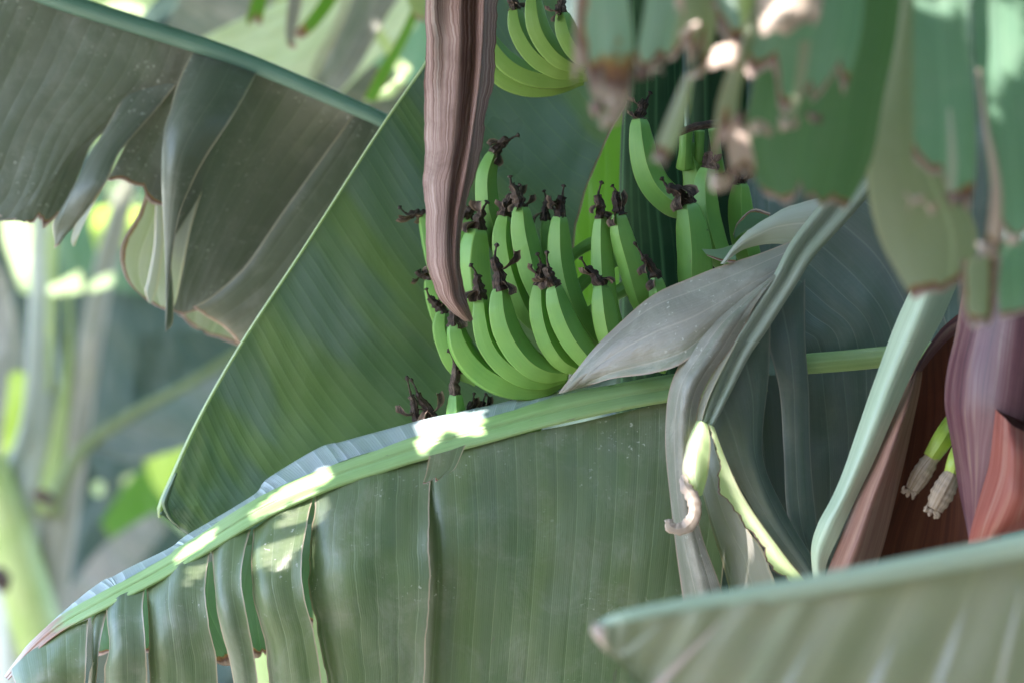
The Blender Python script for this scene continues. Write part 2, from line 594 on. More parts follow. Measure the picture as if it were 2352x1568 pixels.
M['fold'] = mat_leaf("leaf_fold_sky_tint", (.27, .33, .36), (.33, .37, .42), spacing=.0225, trans=.12, dust=.1, dark_spots=.6, rough=.3, edge=(.3, .24, .2))  # sky reflection on the fold is put into this bluish colour
M['mauve'] = mat_leaf("leaf_greyish_bloom", (.175, .18, .162), (.24, .218, .205), spacing=.026, trans=.1, dust=.5, flecks=.7, pleat=.0010, edge=(.35, .24, .2), vein_amt=.5, tcol=(.2, .25, .15), dark_spots=.6, crease_h=.0035, contrast=1.6)
M['teal'] = mat_leaf("leaf_dark_teal", (.098, .135, .132), (.135, .158, .156), spacing=.024, trans=.08, dust=.15, pleat=.0010, vein_amt=.5, edge=(.3, .27, .25), edge_amt=.6, tcol=(.08, .14, .08), contrast=1.5)
M['near'] = mat_leaf("leaf_near_green", (.135, .235, .175), (.175, .275, .20), spacing=.03, trans=.28, dust=.2, pleat=.0006, edge=(.3, .28, .16), edge_amt=.2, tcol=(.2, .45, .18))
M['near_sage'] = mat_leaf("leaf_near_sage", (.25, .27, .195), (.31, .31, .245), spacing=.03, trans=.2, dust=.25, pleat=.0009, vein_amt=.5, edge_amt=.3, tcol=(.3, .38, .14), contrast=1.6)
M['low'] = mat_leaf("leaf_close_olive", (.35, .345, .255), (.41, .39, .31), spacing=.03, trans=.15, dust=.25, pleat=.0006, edge_amt=.3, tcol=(.28, .32, .10))
M['far'] = mat_leaf("leaf_far_painted_shade", (.030, .055, .05), (.045, .07, .055), trans=.1, dust=0, edge_amt=0, tcol=(.05, .12, .04))  # shade on the far leaves is put into this dark colour
M['pale_leaf'] = mat_leaf("leaf_striped_painted_light", (.42, .47, .40), (.52, .56, .48), vein=(.25, .3, .24), spacing=.028, trans=.2, dust=.1, pleat=.001, vein_amt=.6, edge_amt=0)  # striped leaf, its lit paleness put into the colour
M['near_pale'] = mat_leaf("leaf_near_painted_sheen", (.25, .35, .30), (.30, .40, .34), spacing=.03, trans=.25, dust=.25, pleat=.0006, edge=(.3, .28, .16), edge_amt=.2, tcol=(.26, .45, .26))  # paler copy of the near leaf, sheen put into its colour
M['near_deep'] = mat_leaf("leaf_near_deep", (.065, .135, .078), (.092, .160, .085), spacing=.03, trans=.24, dust=.08, pleat=.0006, edge_amt=.2, tcol=(.12, .27, .08))
M['near_grey'] = mat_leaf("leaf_near_grey", (.33, .34, .34), (.40, .38, .37), spacing=.03, trans=.15, dust=.2, pleat=.0004, edge_amt=.2)
M['pink'] = mat_leaf("leaf_dry_pink", (.54, .40, .36), (.66, .52, .47), spacing=.012, trans=.25, dust=.2, pleat=.0006, edge_amt=.5, edge=(.3, .17, .14), tcol=(.5, .3, .2))
M['cream'] = mat_leaf("leaf_pale_cream", (.40, .50, .28), (.50, .56, .38), spacing=.02, trans=.25, dust=.1, pleat=.0004, edge=(.4, .28, .24))  # pale tone; sunlit pieces get part of their brightness from this colour
M['rib_teal'] = mat_rib("midrib_teal", (.10, .19, .15), (.13, .23, .18), spots=.05)
M['rib_pale'] = mat_rib("midrib_pale_green", (.24, .37, .14), (.30, .42, .19), spots=.6)
M['rib_mint'] = mat_rib("midrib_mint", (.38, .49, .38), (.44, .53, .42), spots=.25)
M['rib_grey'] = mat_rib("midrib_grey_green", (.17, .225, .165), (.23, .26, .225), spots=.1)
M['stem'] = mat_rib("stem_striped", (.012, .036, .016), (.022, .05, .022), stripe=1.0, spots=.1, spec=.1, rough=.75)
M['stalk_pale'] = mat_rib("stalk_pale_bloom", (.34, .37, .32), (.40, .42, .38), stripe=.3, spots=.0, rough=.5)
M['stalk_grey'] = mat_rib("stalk_greyish", (.17, .175, .125), (.22, .21, .17), stripe=.3, spots=.0, rough=.5)
M['lime'] = mat_rib("ovary_lime", (.34, .48, .06), (.42, .55, .10), stripe=.2, spots=.0)
M['stalk_dim'] = mat_rib("stalk_dim_green", (.10, .135, .045), (.13, .16, .07), stripe=.3, spots=.1, rough=.5)
M['stalk_green'] = mat_rib("stalk_yellow_green", (.22, .30, .08), (.30, .36, .14), stripe=.3, spots=.1, rough=.5)
M['dry'] = mat_dry("dried_leaf_brown", ((.048, .018, .014), (.165, .078, .064), (.35, .225, .215), (.60, .48, .46)), fibre=420.0, bump_h=.0011, along=2.5, edge=(.09, .03, .022))
M['flower'] = mat_dry("withered_flower", ((.012, .008, .008), (.030, .020, .019), (.075, .050, .045), (.28, .20, .15)), fibre=500.0, along=60.0, bump_h=.0014, edge=(.33, .23, .17))
M['tube'] = mat_dry("flower_tube_cream", ((.30, .19, .12), (.52, .39, .30), (.66, .54, .46), (.75, .65, .58)), fibre=260.0, trans=.2)
M['bract_purple'] = mat_dry("bract_purple", ((.060, .022, .042), (.125, .045, .065), (.165, .080, .100), (.30, .20, .16)), fibre=75.0, rough=.4, bump_h=.0004, trans=.05, spec=.4, along=1.5)
M['bract_brown'] = mat_dry("bract_brown", ((.18, .075, .06), (.29, .135, .11), (.37, .20, .165), (.46, .30, .24)), fibre=150.0, rough=.5, bump_h=.0004, trans=.08, along=3.0)
M['bract_dark'] = mat_dry("bract_inner_shade", ((.05, .016, .013), (.085, .024, .016), (.12, .035, .02), (.16, .055, .03)), fibre=60.0, rough=.6, bump_h=.0002, trans=.03, along=2.0)  # reddish inner bract, shade of the hollow put into its dark colour
M['bract_red'] = mat_dry("bract_red", ((.19, .040, .032), (.26, .062, .050), (.31, .10, .085), (.36, .19, .155)), fibre=60.0, rough=.5, bump_h=.0004, trans=.1, along=2.0)
M['banana'] = mat_banana("banana_green", (.120, .280, .060), (.170, .330, .065), (.20, .38, .12), (.38, .48, .14))
M['banana_top'] = mat_banana("banana_olive_green", (.14, .26, .045), (.18, .30, .06), (.19, .33, .08), (.30, .40, .11))
M['soil'] = mat_ground("soil")
M['canopy'] = mat_leaf("leaf_overhead", (.07, .125, .08), (.09, .145, .09), trans=.10, dust=0, edge_amt=.3, tcol=(.10, .22, .09))

# ------------------------------------------------------------------ ground
g = Geo()
nx = 60
xs = np.linspace(-1, 1, nx)
gx, gy = np.meshgrid(np.sign(xs) * np.abs(xs) ** 2 * 150, np.sign(xs) * np.abs(xs) ** 2 * 150 + 5)
gz = .05 * noise2(gx, gy, 3, .12, .1)
g.add(np.stack([gx, gy, gz], 2).reshape(-1, 3), grid_faces(nx, nx), np.stack([gx, gy], 2).reshape(-1, 2))
gm = g.mesh("ground", (0, 0, 0))
gm.materials.append(M['soil'])
ground = bpy.data.objects.new("ground", gm)
COL.objects.link(ground)
ground["kind"] = "structure"

# ------------------------------------------------------------------ the leaf across the upper corner, seen from below
t = thing("banana_leaf", "dark grey-green leaf with a teal midrib and split hanging blade behind the smooth leaf", "leaf", W((452, 104), 5.45), "banana leaves around the bunch")
part("midrib", tube([(-420, -190, 5.46, 26), (-100, -88, 5.46, 23), (122, -4, 5.45, 22), (216, 27, 5.45, 21.5), (452, 102, 5.45, 20.5), (591, 152, 5.45, 19.5), (804, 243, 5.44, 18), (900, 287, 5.44, 17), (1100, 390, 5.45, 14)], flat=.9, n=60), M['rib_teal'], t)
part("blade", patch([[(-300, -160), (-120, -100), (60, -46), (260, 30), (450, 108)],
                     [(-420, 10), (-220, 70), (-20, 130), (190, 180), (408, 195)],
                     [(-500, 160), (-300, 230), (-90, 290), (110, 300), (300, 262)],
                     [(-560, 300), (-360, 370), (-150, 420), (60, 430), (212, 325)],
                     [(-600, 420), (-400, 480), (-190, 505), (20, 500), (165, 430)],
                     [(-620, 470), (-410, 520), (-200, 545), (0, 492), (60, 515), (110, 535)]], 5.46, seed=1, wob=.0015, rag=.05, burn_end=.02, curl=(0, .02)), M['under'], t)
part("torn_strip", patch([[(300, 190, 5.475), (406, 192, 5.47)], [(272, 235, 5.462), (362, 245, 5.46)], [(238, 290, 5.45), (312, 300, 5.445)], [(200, 350, 5.44), (268, 350, 5.43)],
                          [(155, 430, 5.43), (238, 418, 5.41)], [(122, 500, 5.43), (205, 478, 5.42)], [(116, 545, 5.44), (172, 520, 5.43)], [(122, 572, 5.44), (140, 556, 5.44)]],
                         5.45, seed=2, wob=.002, curl=(.012, .006), burn_end=.014), M['under'], t)
part("torn_strip", patch([[(205, 440, 5.425), (240, 425, 5.42)], [(178, 500, 5.43), (206, 490, 5.42)], [(165, 545, 5.43), (184, 535, 5.42)], [(167, 566, 5.43), (172, 566, 5.43)]], 5.43, seed=3, wob=.001), M['under_pale'], t)
part("torn_strip", patch([[(380, 96), (470, 130), (580, 168)], [(345, 230), (410, 260), (500, 300)], [(285, 340), (350, 385), (440, 420)], [(242, 424), (290, 424), (350, 480), (420, 500)]], 5.475, seed=4, wob=.0015, rag=.06, burn_end=.012), M['under'], t)
part("torn_strip", patch([[(352, 380), (400, 400), (470, 420)], [(322, 480), (370, 500), (440, 520)], [(278, 568), (340, 600), (420, 620)], [(288, 640), (340, 660), (405, 690)], [(335, 690), (360, 705), (392, 718)]], 5.48, seed=5, wob=.003, burn_end=.012, burn_side=(.006, 0)), M['under_pale'], t)
part("torn_strip", patch([[(448, 105, 5.46), (520, 125, 5.46), (600, 150, 5.46)], [(410, 170, 5.43), (480, 205, 5.40), (566, 215, 5.41)], [(382, 235, 5.40), (440, 265, 5.37), (528, 280, 5.38)], [(360, 300, 5.39), (410, 330, 5.36), (475, 360, 5.37)],
                          [(357, 390, 5.39), (395, 400, 5.36), (440, 425, 5.37)], [(362, 490, 5.39), (388, 490, 5.37), (412, 495, 5.37)], [(372, 610, 5.39), (382, 610, 5.38), (394, 600, 5.38)], [(377, 700, 5.39), (381, 700, 5.385), (386, 696, 5.385)], [(378, 762, 5.39), (382, 763, 5.39)]],
                         5.4, seed=6, wob=.001, curl=(.012, .0)), M['under'], t, label="grey hanging strip with a pale curled margin")
part("torn_strip", patch([[(356, 470), (374, 474)], [(352, 560), (374, 566)], [(338, 640), (364, 650)], [(331, 668), (356, 678)], [(341, 697), (348, 697)]], 5.41, seed=7, wob=.001, curl=(.006, 0)), M['under_pale'], t)
part("blade", patch([[(560, 135, 5.47), (660, 180, 5.47), (770, 225, 5.47), (865, 262, 5.47)], [(470, 330, 5.46), (560, 360, 5.50), (660, 370, 5.53), (752, 380, 5.55)], [(405, 500, 5.47), (480, 530, 5.52), (560, 530, 5.56), (655, 508, 5.58)], [(385, 630, 5.50), (430, 660, 5.54), (490, 660, 5.58), (572, 627, 5.60)], [(388, 712, 5.54), (420, 722, 5.57), (450, 716, 5.60), (490, 708, 5.62)]], 5.47, seed=8, wob=.0015, burn_end=.012), M['under'], t)
part("blade", patch([[(825, 245, 5.47), (910, 280, 5.49), (1000, 325, 5.5)], [(736, 368, 5.48), (860, 420, 5.49), (960, 500, 5.5)], [(642, 500, 5.49), (760, 560, 5.50), (880, 640, 5.51)], [(560, 618, 5.50), (660, 680, 5.51), (780, 760, 5.52)], [(478, 690, 5.51), (560, 752, 5.52), (680, 830, 5.53)], [(440, 712, 5.52), (500, 745, 5.53), (548, 792, 5.54), (640, 850, 5.55)]], 5.465, seed=9, wob=.0015, curl=(.006, 0), curlw=.1, rag=.03, burn_end=.018), M['under'], t)
part("burnt_margin", patch([[(395, 690), (470, 712), (560, 770)], [(406, 722), (440, 752), (480, 772), (552, 799)]], 5.76, seed=10, wob=.001, rag=.1, burn_end=.010), M['near_sage'], t)

# ------------------------------------------------------------------ the smooth leaf behind the bananas
t = thing("banana_leaf", "large smooth green leaf with a straight pale margin behind the banana bunch", "leaf", W((700, 800), 5.2), "banana leaves around the bunch")
part("blade", patch([[(1180, -190, 5.2), (975, 150, 5.17), (870, 302, 5.16), (700, 568, 5.15), (560, 780, 5.15), (460, 955, 5.15), (388, 1110, 5.15), (366, 1180, 5.15)],
                     [(1300, 20, 5.25), (1100, 320, 5.22), (1010, 520, 5.2), (830, 760, 5.19), (660, 960, 5.18), (520, 1080, 5.17), (420, 1165, 5.16), (384, 1192, 5.15)],
                     [(1385, 170, 5.28), (1240, 460, 5.26), (1160, 690, 5.25), (980, 930, 5.22), (780, 1110, 5.2), (590, 1180, 5.18), (458, 1215, 5.17), (408, 1212, 5.16)],
                     [(1440, 235, 5.29), (1378, 365, 5.29), (1322, 540, 5.29), (1326, 680, 5.285), (1330, 800, 5.28), (1250, 950, 5.27), (1150, 1100, 5.25), (1030, 1170, 5.24), (900, 1230, 5.22), (790, 1262, 5.21), (680, 1290, 5.2), (600, 1292, 5.19), (520, 1290, 5.18), (480, 1270, 5.175), (440, 1245, 5.17)]],
                    5.2, seed=11, burn_end=.004, rag=.02, wob=.006, wobf=(3, 2), step=.008), M['centre'], t)
part("rolled_margin", tube([(1010, 92, 5.165, 3), (975, 150, 5.163, 4), (870, 302, 5.155, 3.4), (700, 568, 5.145, 3.6), (560, 780, 5.145, 3.8), (460, 955, 5.145, 4.5), (390, 1108, 5.145, 6), (368, 1165, 5.145, 7), (366, 1188, 5.145, 3)], n=60, seg=10), M['cream'], t)
part("rolled_margin", tube([(405, 1085, 5.14, 3), (382, 1140, 5.14, 7), (379, 1160, 5.14, 7), (392, 1190, 5.14, 4), (412, 1208, 5.14, 2)], n=24, seg=8), M['centre'], t)

t = thing("banana_leaf", "deep green translucent leaf glimpsed beside the striped stem above the fruit", "leaf", W((1380, 420), 5.5), "banana leaves around the bunch")
part("blade", patch([[(1270, 180), (1370, 190), (1480, 200)], [(1280, 400), (1370, 400), (1470, 380)], [(1300, 600), (1370, 610), (1440, 600)], [(1300, 760), (1360, 770), (1430, 760)]], 5.5, seed=13, wob=.008), M['back'], t)

# ------------------------------------------------------------------ striped stem
t = thing("banana_plant", "dark green ribbed banana stem with pale vertical stripes beside the bananas", "banana plant", W((1510, 900), 5.3))
part("trunk", tube([(1500, -400, 5.32, 62), (1500, 100, 5.32, 66), (1500, 420, 5.32, 78), (1515, 600, 5.32, 92), (1530, 900, 5.32, 115), (1550, 1400, 5.32, 150), (1570, 2600, 5.32, 190), (1580, 4050, 5.32, 210)], n=90, seg=80, ridges=0), M['stem'], t)
part("leaf_stalk", tube([(1640, -300, 5.4, 60), (1650, 300, 5.4, 66), (1650, 700, 5.42, 70)], n=30, seg=40), M['stem'], t)

# ------------------------------------------------------------------ bananas
def remnant(geo, base, direction, r, length, seed, petals=2, style=True):
    """Withered flower on a banana's end: a shrivelled stub, curled petals and a thin style with a knob."""
    rr = random.Random(seed)
    b = np.array(base)
    T = np.array(direction, float)
    T /= np.linalg.norm(T)
    side = np.cross(T, (0, -1, 0))
    side /= np.linalg.norm(side) + 1e-9
    dep = np.array((0, -1.0, 0))
    bend = side * rr.uniform(-.35, .35) + dep * rr.uniform(-.1, .25)
    pts = []
    for k in range(6):
        s = k / 5
        q = b + T * length * s + bend * length * s * s + side * rr.uniform(-.05, .05) * length
        pts.append((*q, r * (1.0 - .45 * s) * rr.uniform(.8, 1.15)))
    tube(pts, geo, px=False, n=16, seg=14, rough=.35, seed=seed, cap=True, ridges=5, ridge_amp=.9)
    top = np.array(pts[-1][:3])
    if style:
        e = T + side * rr.uniform(-.8, .8) + dep * rr.uniform(-.2, .4)
        L2 = length * rr.uniform(.3, .55)
        sp = [(*(top - T * length * .25), r * .30), (*(top + e * L2 * .35), r * .17), (*(top + e * L2 * .75 + T * L2 * .12), r * .14), (*(top + e * L2 * .9 + T * L2 * .15), r * .42), (*(top + e * L2 * 1.05 + T * L2 * .16), r * .12)]
        tube(sp, geo, px=False, n=18, seg=8, rough=.3, seed=seed + 1)
    for k in range(petals):
        a0 = b + T * length * rr.uniform(.1, .85)
        o = side * rr.choice((-1, 1)) * rr.uniform(.5, 1.0) + dep * rr.uniform(.2, .9)
        o /= np.linalg.norm(o)
        w = np.cross(o, T)
        w /= np.linalg.norm(w) + 1e-9
        L3 = length * rr.uniform(.45, .85)
        up = rr.uniform(-.5, .9)
        rows = []
        for s in (0, .3, .6, .85, 1.0):
            c = a0 + o * (L3 * .75 * math.sin(s * 1.8)) + T * (L3 * (up * s + .5 * s * s * (1 if up > 0 else -1)))
            hw = r * 1.0 * (.25 + .75 * math.sin(min(1, s * 1.2) * 2.2))
            rows.append([tuple(c - w * hw + o * hw * .5), tuple(c - T * hw * .2), tuple(c + w * hw + o * hw * .5)])
        patch(rows, world=True, geo=geo, seed=seed + 11 + k, wob=.0012, wobf=(40, 30), step=.0025, rag=.12)


def banana(root, pts, w, d, seed, mat, flower=True, theta=0.0, flen=44, ftilt=(0, 0), petals=2, style=True, prof=None):
    """pts: centre line from the blossom end to the neck, (x, y[, dist]); w: full width in pixels."""
    P = np.array([(p[0], p[1], p[2] if len(p) > 2 else d) for p in pts], float)
    Q = arc_spline(P * np.array([1, 1, 500.0]), 30) / np.array([1, 1, 500.0])
    t = np.linspace(0, 1, 30)
    shape = np.interp(t, [0, .025, .07, .16, .32, .55, .74, .86, .94, 1.0], prof or [.44, .60, .70, .86, .98, 1.0, .92, .72, .48, .40])
    path = [(x, y, z, w * .5 * s * 1.03) for (x, y, z), s in zip(Q, shape)]
    g = tube(path, n=64, seg=60, ridges=5, ridge_amp=.85, seed=seed, twist=.25, ref=(math.sin(theta), -math.cos(theta), .2))
    o = part("banana", g, mat, root)
    if flower:
        a, b = np.array(W(path[0], d)), np.array(W(path[2], d))
        T = (a - b) / np.linalg.norm(a - b) + np.array((ftilt[0], 0, ftilt[1]))
        g2 = Geo()
        remnant(g2, a - T * .003, T, (6.5 + w * .17) * KPX * P[0, 2], flen * KPX * P[0, 2], seed * 7 + 3, petals, style)
        part("withered_flower", g2, M['flower'], root, parent=o)
    return o


GB = "hands of green bananas"
hand = thing("banana_hand", "hand of green bananas hanging highest, tips cropped by the photo's upper border", "bananas", W((1360, 170), 5.0), GB)
banana(hand, [(1223, -14), (1230, 50), (1251, 97), (1289, 136), (1345, 160)], 50, 4.93, 102, M['banana_top'], theta=.3)
banana(hand, [(1181, 18), (1188, 63), (1209, 104), (1240, 137), (1285, 160), (1350, 172)], 50, 4.96, 101, M['banana_top'], theta=.3, flen=40)
banana(hand, [(1289, 30), (1303, 80), (1331, 122), (1372, 150)], 50, 4.90, 103, M['banana_top'], theta=.2, flen=40)
banana(hand, [(1118, 80), (1142, 122), (1176, 155), (1220, 175), (1272, 182), (1350, 178)], 50, 5.0, 104, M['banana_top'], theta=.4, flower=False)
banana(hand, [(1100, 120), (1135, 165), (1168, 190), (1212, 203), (1262, 203), (1340, 188)], 42, 5.02, 105, M['banana_top'], theta=.4, flower=False)
banana(hand, [(1350, 10), (1365, 70), (1385, 120), (1410, 150)], 48, 4.92, 106, M['banana_top'], theta=.2, flower=False)

hand = thing("banana_hand", "middle hand of upright green bananas with black withered tips below the dry leaf's fold", "bananas", W((1400, 800), 5.05), GB)
B = M['banana']
banana(hand, [(1134, 350), (1118, 398), (1117, 445), (1127, 505), (1158, 575), (1215, 650)], 50, 5.06, 1, B, theta=.25, flen=52, ftilt=(.5, 0))
banana(hand, [(1098, 525), (1092, 565), (1092, 620), (1105, 690), (1145, 765)], 72, 5.04, 2, B, theta=1.1, flen=48)
banana(hand, [(1075, 500), (1068, 560), (1070, 640), (1085, 700)], 40, 5.09, 21, B, theta=.6, flen=40)
banana(hand, [(1160, 492), (1154, 540), (1160, 590), (1178, 650), (1205, 710), (1250, 770)], 56, 5.03, 3, B, theta=.35, flen=52)
banana(hand, [(1196, 474), (1199, 520), (1208, 565), (1225, 625), (1250, 680), (1290, 740)], 60, 5.01, 4, B, theta=.2, flen=56)
banana(hand, [(1254, 503), (1256, 540), (1262, 600), (1280, 660)], 34, 5.08, 22, B, theta=.5, flen=52)
banana(hand, [(1285, 495), (1284, 540), (1288, 600), (1304, 668), (1335, 735), (1385, 800)], 56, 5.0, 5, B, theta=.1, flen=50)
banana(hand, [(1382, 497), (1382, 540), (1385, 600), (1394, 690), (1420, 770), (1460, 820)], 50, 4.98, 6, B, theta=-.1, flen=54)
banana(hand, [(1420, 490), (1430, 540), (1452, 610), (1476, 690), (1500, 750)], 56, 4.97, 7, B, theta=-.3, flen=52, ftilt=(-.3, 0))
banana(hand, [(1506, 636), (1514, 680), (1525, 740), (1535, 800), (1520, 855)], 46, 4.94, 8, B, theta=-.2, flen=60, ftilt=(-.2, 0))
banana(hand, [(972, 492), (985, 530), (1000, 600), (1020, 680)], 46, 5.08, 23, B, theta=.5, flen=44, ftilt=(-1.6, -.4))
banana(hand, [(985, 640), (995, 680), (1010, 730), (1035, 790)], 40, 5.08, 24, B, theta=.5, flen=40, ftilt=(-1.4, -.5), style=False)
# crossing necks behind the fruit
gn = tube([(1250, 655, 5.09, 10), (1330, 575, 5.09, 13), (1400, 545, 5.1, 18)], n=20, seg=14)
tube([(1300, 690, 5.09, 14), (1360, 630, 5.09, 15), (1430, 585, 5.1, 18)], gn, n=20, seg=14)
tube([(1330, 740, 5.09, 14), (1390, 690, 5.09, 15), (1440, 660, 5.1, 18)], gn, n=20, seg=14)
part("fruit_stalk", gn, M['banana'], hand)

hand = thing("banana_hand", "lower hand of curved green bananas sweeping in beneath the dusty drooping strip", "bananas", W((1330, 870), 4.98), GB)
banana(hand, [(1016, 715), (1012, 750), (1022, 790), (1046, 840), (1095, 880)], 44, 5.03, 30, B, theta=.5, flen=50, ftilt=(-.8, .1))
banana(hand, [(1044, 742), (1055, 788), (1082, 832), (1126, 868), (1184, 889), (1246, 890), (1300, 872)], 62, 5.0, 31, B, theta=.5, flen=56, ftilt=(-.1, .2))
banana(hand, [(1103, 684), (1107, 735), (1120, 785), (1150, 828), (1195, 860), (1246, 872), (1300, 866)], 54, 4.98, 32, B, theta=.35, flen=58)
banana(hand, [(1147, 662), (1150, 712), (1162, 757), (1186, 800), (1220, 836), (1260, 855), (1305, 858)], 62, 4.96, 33, B, theta=.25, flen=74)
banana(hand, [(1239, 652), (1239, 700), (1248, 748), (1268, 795), (1298, 832), (1340, 852)], 52, 4.95, 34, B, theta=.2, flen=50)
banana(hand, [(1271, 656), (1282, 702), (1301, 749), (1328, 792), (1365, 830), (1410, 850)], 58, 4.93, 35, B, theta=.1, flen=50, ftilt=(-.4, 0))
banana(hand, [(1380, 655), (1386, 702), (1394, 745), (1408, 790), (1430, 840)], 54, 4.92, 36, B, theta=0, flen=54, ftilt=(-.2, 0))

hand = thing("banana_hand", "lowest hand of bananas, mostly hidden, withered tips poking above the arching leaf's rim", "bananas", W((1060, 1080), 5.04), GB)
banana(hand, [(1046, 902), (1047, 940), (1050, 1000), (1075, 1070), (1120, 1110)], 46, 5.02, 41, B, theta=.1, flen=74)
banana(hand, [(962, 972), (972, 1020), (1000, 1080), (1050, 1120)], 40, 5.03, 42, B, theta=.1, flen=72, ftilt=(-.1, 0))
banana(hand, [(998, 965), (1005, 1010), (1030, 1080), (1080, 1120)], 40, 5.03, 43, B, theta=.1, flen=78, ftilt=(-.2, 0))
banana(hand, [(1080, 954), (1085, 1000), (1100, 1060), (1130, 1110)], 40, 5.03, 44, B, theta=.1, flen=36)
banana(hand, [(1106, 950), (1108, 1000), (1118, 1060), (1150, 1110)], 38, 5.03, 45, B, theta=.1, flen=34)
banana(hand, [(1180, 934), (1175, 990), (1175, 1050), (1190, 1100)], 40, 5.03, 46, B, theta=.1, flen=34)
banana(hand, [(1222, 925), (1222, 980), (1215, 1050), (1215, 1100)], 40, 5.03, 47, B, theta=.1, flen=28)

hand = thing("banana_hand", "partly hidden hand of bananas against the striped stem with a dark scarred stalk", "bananas", W((1620, 480), 5.08), GB)
banana(hand, [(1467, 272), (1472, 325), (1485, 385), (1512, 435), (1560, 468), (1600, 440), (1580, 330)], 64, 5.04, 51, B, theta=.1, flen=46, ftilt=(.15, 0), prof=[.44, .60, .70, .86, .98, 1.0, .96, .8, .5, .4])
banana(hand, [(1580, 468), (1590, 520), (1598, 580), (1602, 660), (1620, 760)], 76, 4.98, 52, B, theta=-.2, flen=62, ftilt=(-.35, 0))
banana(hand, [(1624, 385), (1618, 430), (1625, 500), (1650, 580), (1690, 640)], 56, 5.02, 53, B, theta=.1, flen=40, style=False)
banana(hand, [(1700, 420), (1700, 480), (1712, 560), (1740, 640)], 56, 5.04, 54, B, theta=.1, flen=40)
gn = tube([(1576, 300, 5.02, 17), (1574, 345, 5.02, 15), (1572, 385, 5.03, 20)], n=16, seg=14)
tube([(1606, 300, 5.03, 13), (1606, 345, 5.03, 11), (1604, 385, 5.04, 16)], gn, n=16, seg=14)
tube([(1640, 295, 5.04, 14), (1645, 345, 5.04, 12), (1650, 395, 5.05, 16)], gn, n=16, seg=14)
part("fruit_stalk", gn, M['banana'], hand)
part("stalk_scar", tube([(1555, 308, 5.0, 7), (1595, 292, 5.0, 9), (1650, 283, 5.01, 9), (1720, 276, 5.02, 8)], n=20, seg=10, rough=.2, seed=5), M['flower'], hand)

# ------------------------------------------------------------------ dried leaf hanging in front of the bunch
t = thing("dried_leaf", "brown shrivelled dry banana leaf hanging folded in front of the bunch", "dried leaf", W((1060, 100), 4.78))
part("blade", patch([[(976, -120, 4.80), (990, -120, 4.76), (1020, -120, 4.77), (1060, -120, 4.75), (1085, -120, 4.77), (1110, -120, 4.74), (1118, -120, 4.78), (1156, -120, 4.81)],
                     [(978, 0, 4.80), (992, 0, 4.765), (1022, 0, 4.77), (1060, 0, 4.75), (1085, 0, 4.775), (1112, 0, 4.74), (1118, 0, 4.79), (1150, 0, 4.81)],
                     [(974, 150, 4.80), (994, 150, 4.77), (1024, 150, 4.765), (1058, 150, 4.75), (1080, 150, 4.775), (1105, 150, 4.74), (1110, 150, 4.79), (1139, 150, 4.81)],
                     [(972, 290, 4.80), (992, 290, 4.775), (1018, 290, 4.76), (1050, 290, 4.75), (1068, 290, 4.77), (1088, 290, 4.745), (1092, 290, 4.79), (1119, 290, 4.80)],
                     [(969, 400, 4.79), (985, 400, 4.775), (1008, 400, 4.76), (1036, 400, 4.75), (1048, 400, 4.765), (1070, 400, 4.745), (1078, 400, 4.775), (1095, 400, 4.79)],
                     [(970, 500, 4.79), (986, 500, 4.77), (1006, 500, 4.755), (1026, 500, 4.75), (1038, 500, 4.76), (1052, 500, 4.75), (1058, 500, 4.77), (1066, 500, 4.78)],
                     [(976, 600, 4.79), (990, 600, 4.77), (1008, 600, 4.755), (1026, 600, 4.75), (1038, 600, 4.755), (1048, 600, 4.755), (1054, 600, 4.77), (1059, 600, 4.78)],
                     [(996, 668, 4.80), (1008, 670, 4.78), (1022, 670, 4.77), (1036, 672, 4.765), (1046, 672, 4.77), (1056, 670, 4.775), (1062, 668, 4.785), (1067, 664, 4.79)],
                     [(1030, 712, 4.82), (1040, 714, 4.80), (1048, 714, 4.79), (1056, 714, 4.785), (1063, 712, 4.785), (1069, 708, 4.785), (1074, 706, 4.79), (1078, 702, 4.795)],
                     [(1066, 738, 4.84), (1070, 738, 4.83), (1074, 738, 4.825), (1078, 738, 4.825), (1081, 738, 4.825), (1084, 737, 4.825), (1086, 736, 4.83), (1088, 735, 4.83)]],
                    4.77, seed=60, wob=.0012, wobf=(9, 2), step=.003, rag_side=(.06, .05)), M['dry'], t)

# ------------------------------------------------------------------ arching leaf in front, in focus
t = thing("banana_leaf", "wide arching leaf with pale midrib, bluish folded rim and long vertical slits", "leaf", W((1100, 1000), 4.95), "banana leaves around the bunch")
# midrib as a shallow channel: rows along the leaf, points across it
ctr = [(14, 1556, 7), (70, 1492, 12), (140, 1433, 16), (244, 1374, 20), (349, 1318, 22), (453, 1256, 23), (592, 1172, 25), (740, 1102, 27), (886, 1052, 28), (975, 1024, 29), (1110, 988, 30), (1250, 950, 30), (1400, 916, 30), (1560, 888, 30), (1760, 866, 30)]
rows = []
for i, (x, y, h) in enumerate(ctr):
    a, b = ctr[max(0, i - 1)], ctr[min(len(ctr) - 1, i + 1)]
    L = math.hypot(b[0] - a[0], b[1] - a[1])
    nx_, ny_ = -(b[1] - a[1]) / L, (b[0] - a[0]) / L
    if ny_ < 0:
        nx_, ny_ = -nx_, -ny_
    rows.append([(x + nx_ * h * s, y + ny_ * h * s, 4.95 + dz) for s, dz in ((-1.05, .034), (-.75, .020), (-.4, .010), (-.12, .006), (.05, .006), (.2, -.001), (.55, -.010), (.85, -.014), (1.05, -.012))])
g = patch(rows, 4.95, seed=61, wob=.0004, step=.004, nmax=260)
bl = np.clip((230 - ((g.v[0][:, 0] / (KPX * 4.95)) + 1176)) / 230, 0, 1)
g.burn[0] = bl
part("midrib", g, M['rib_pale'], t)
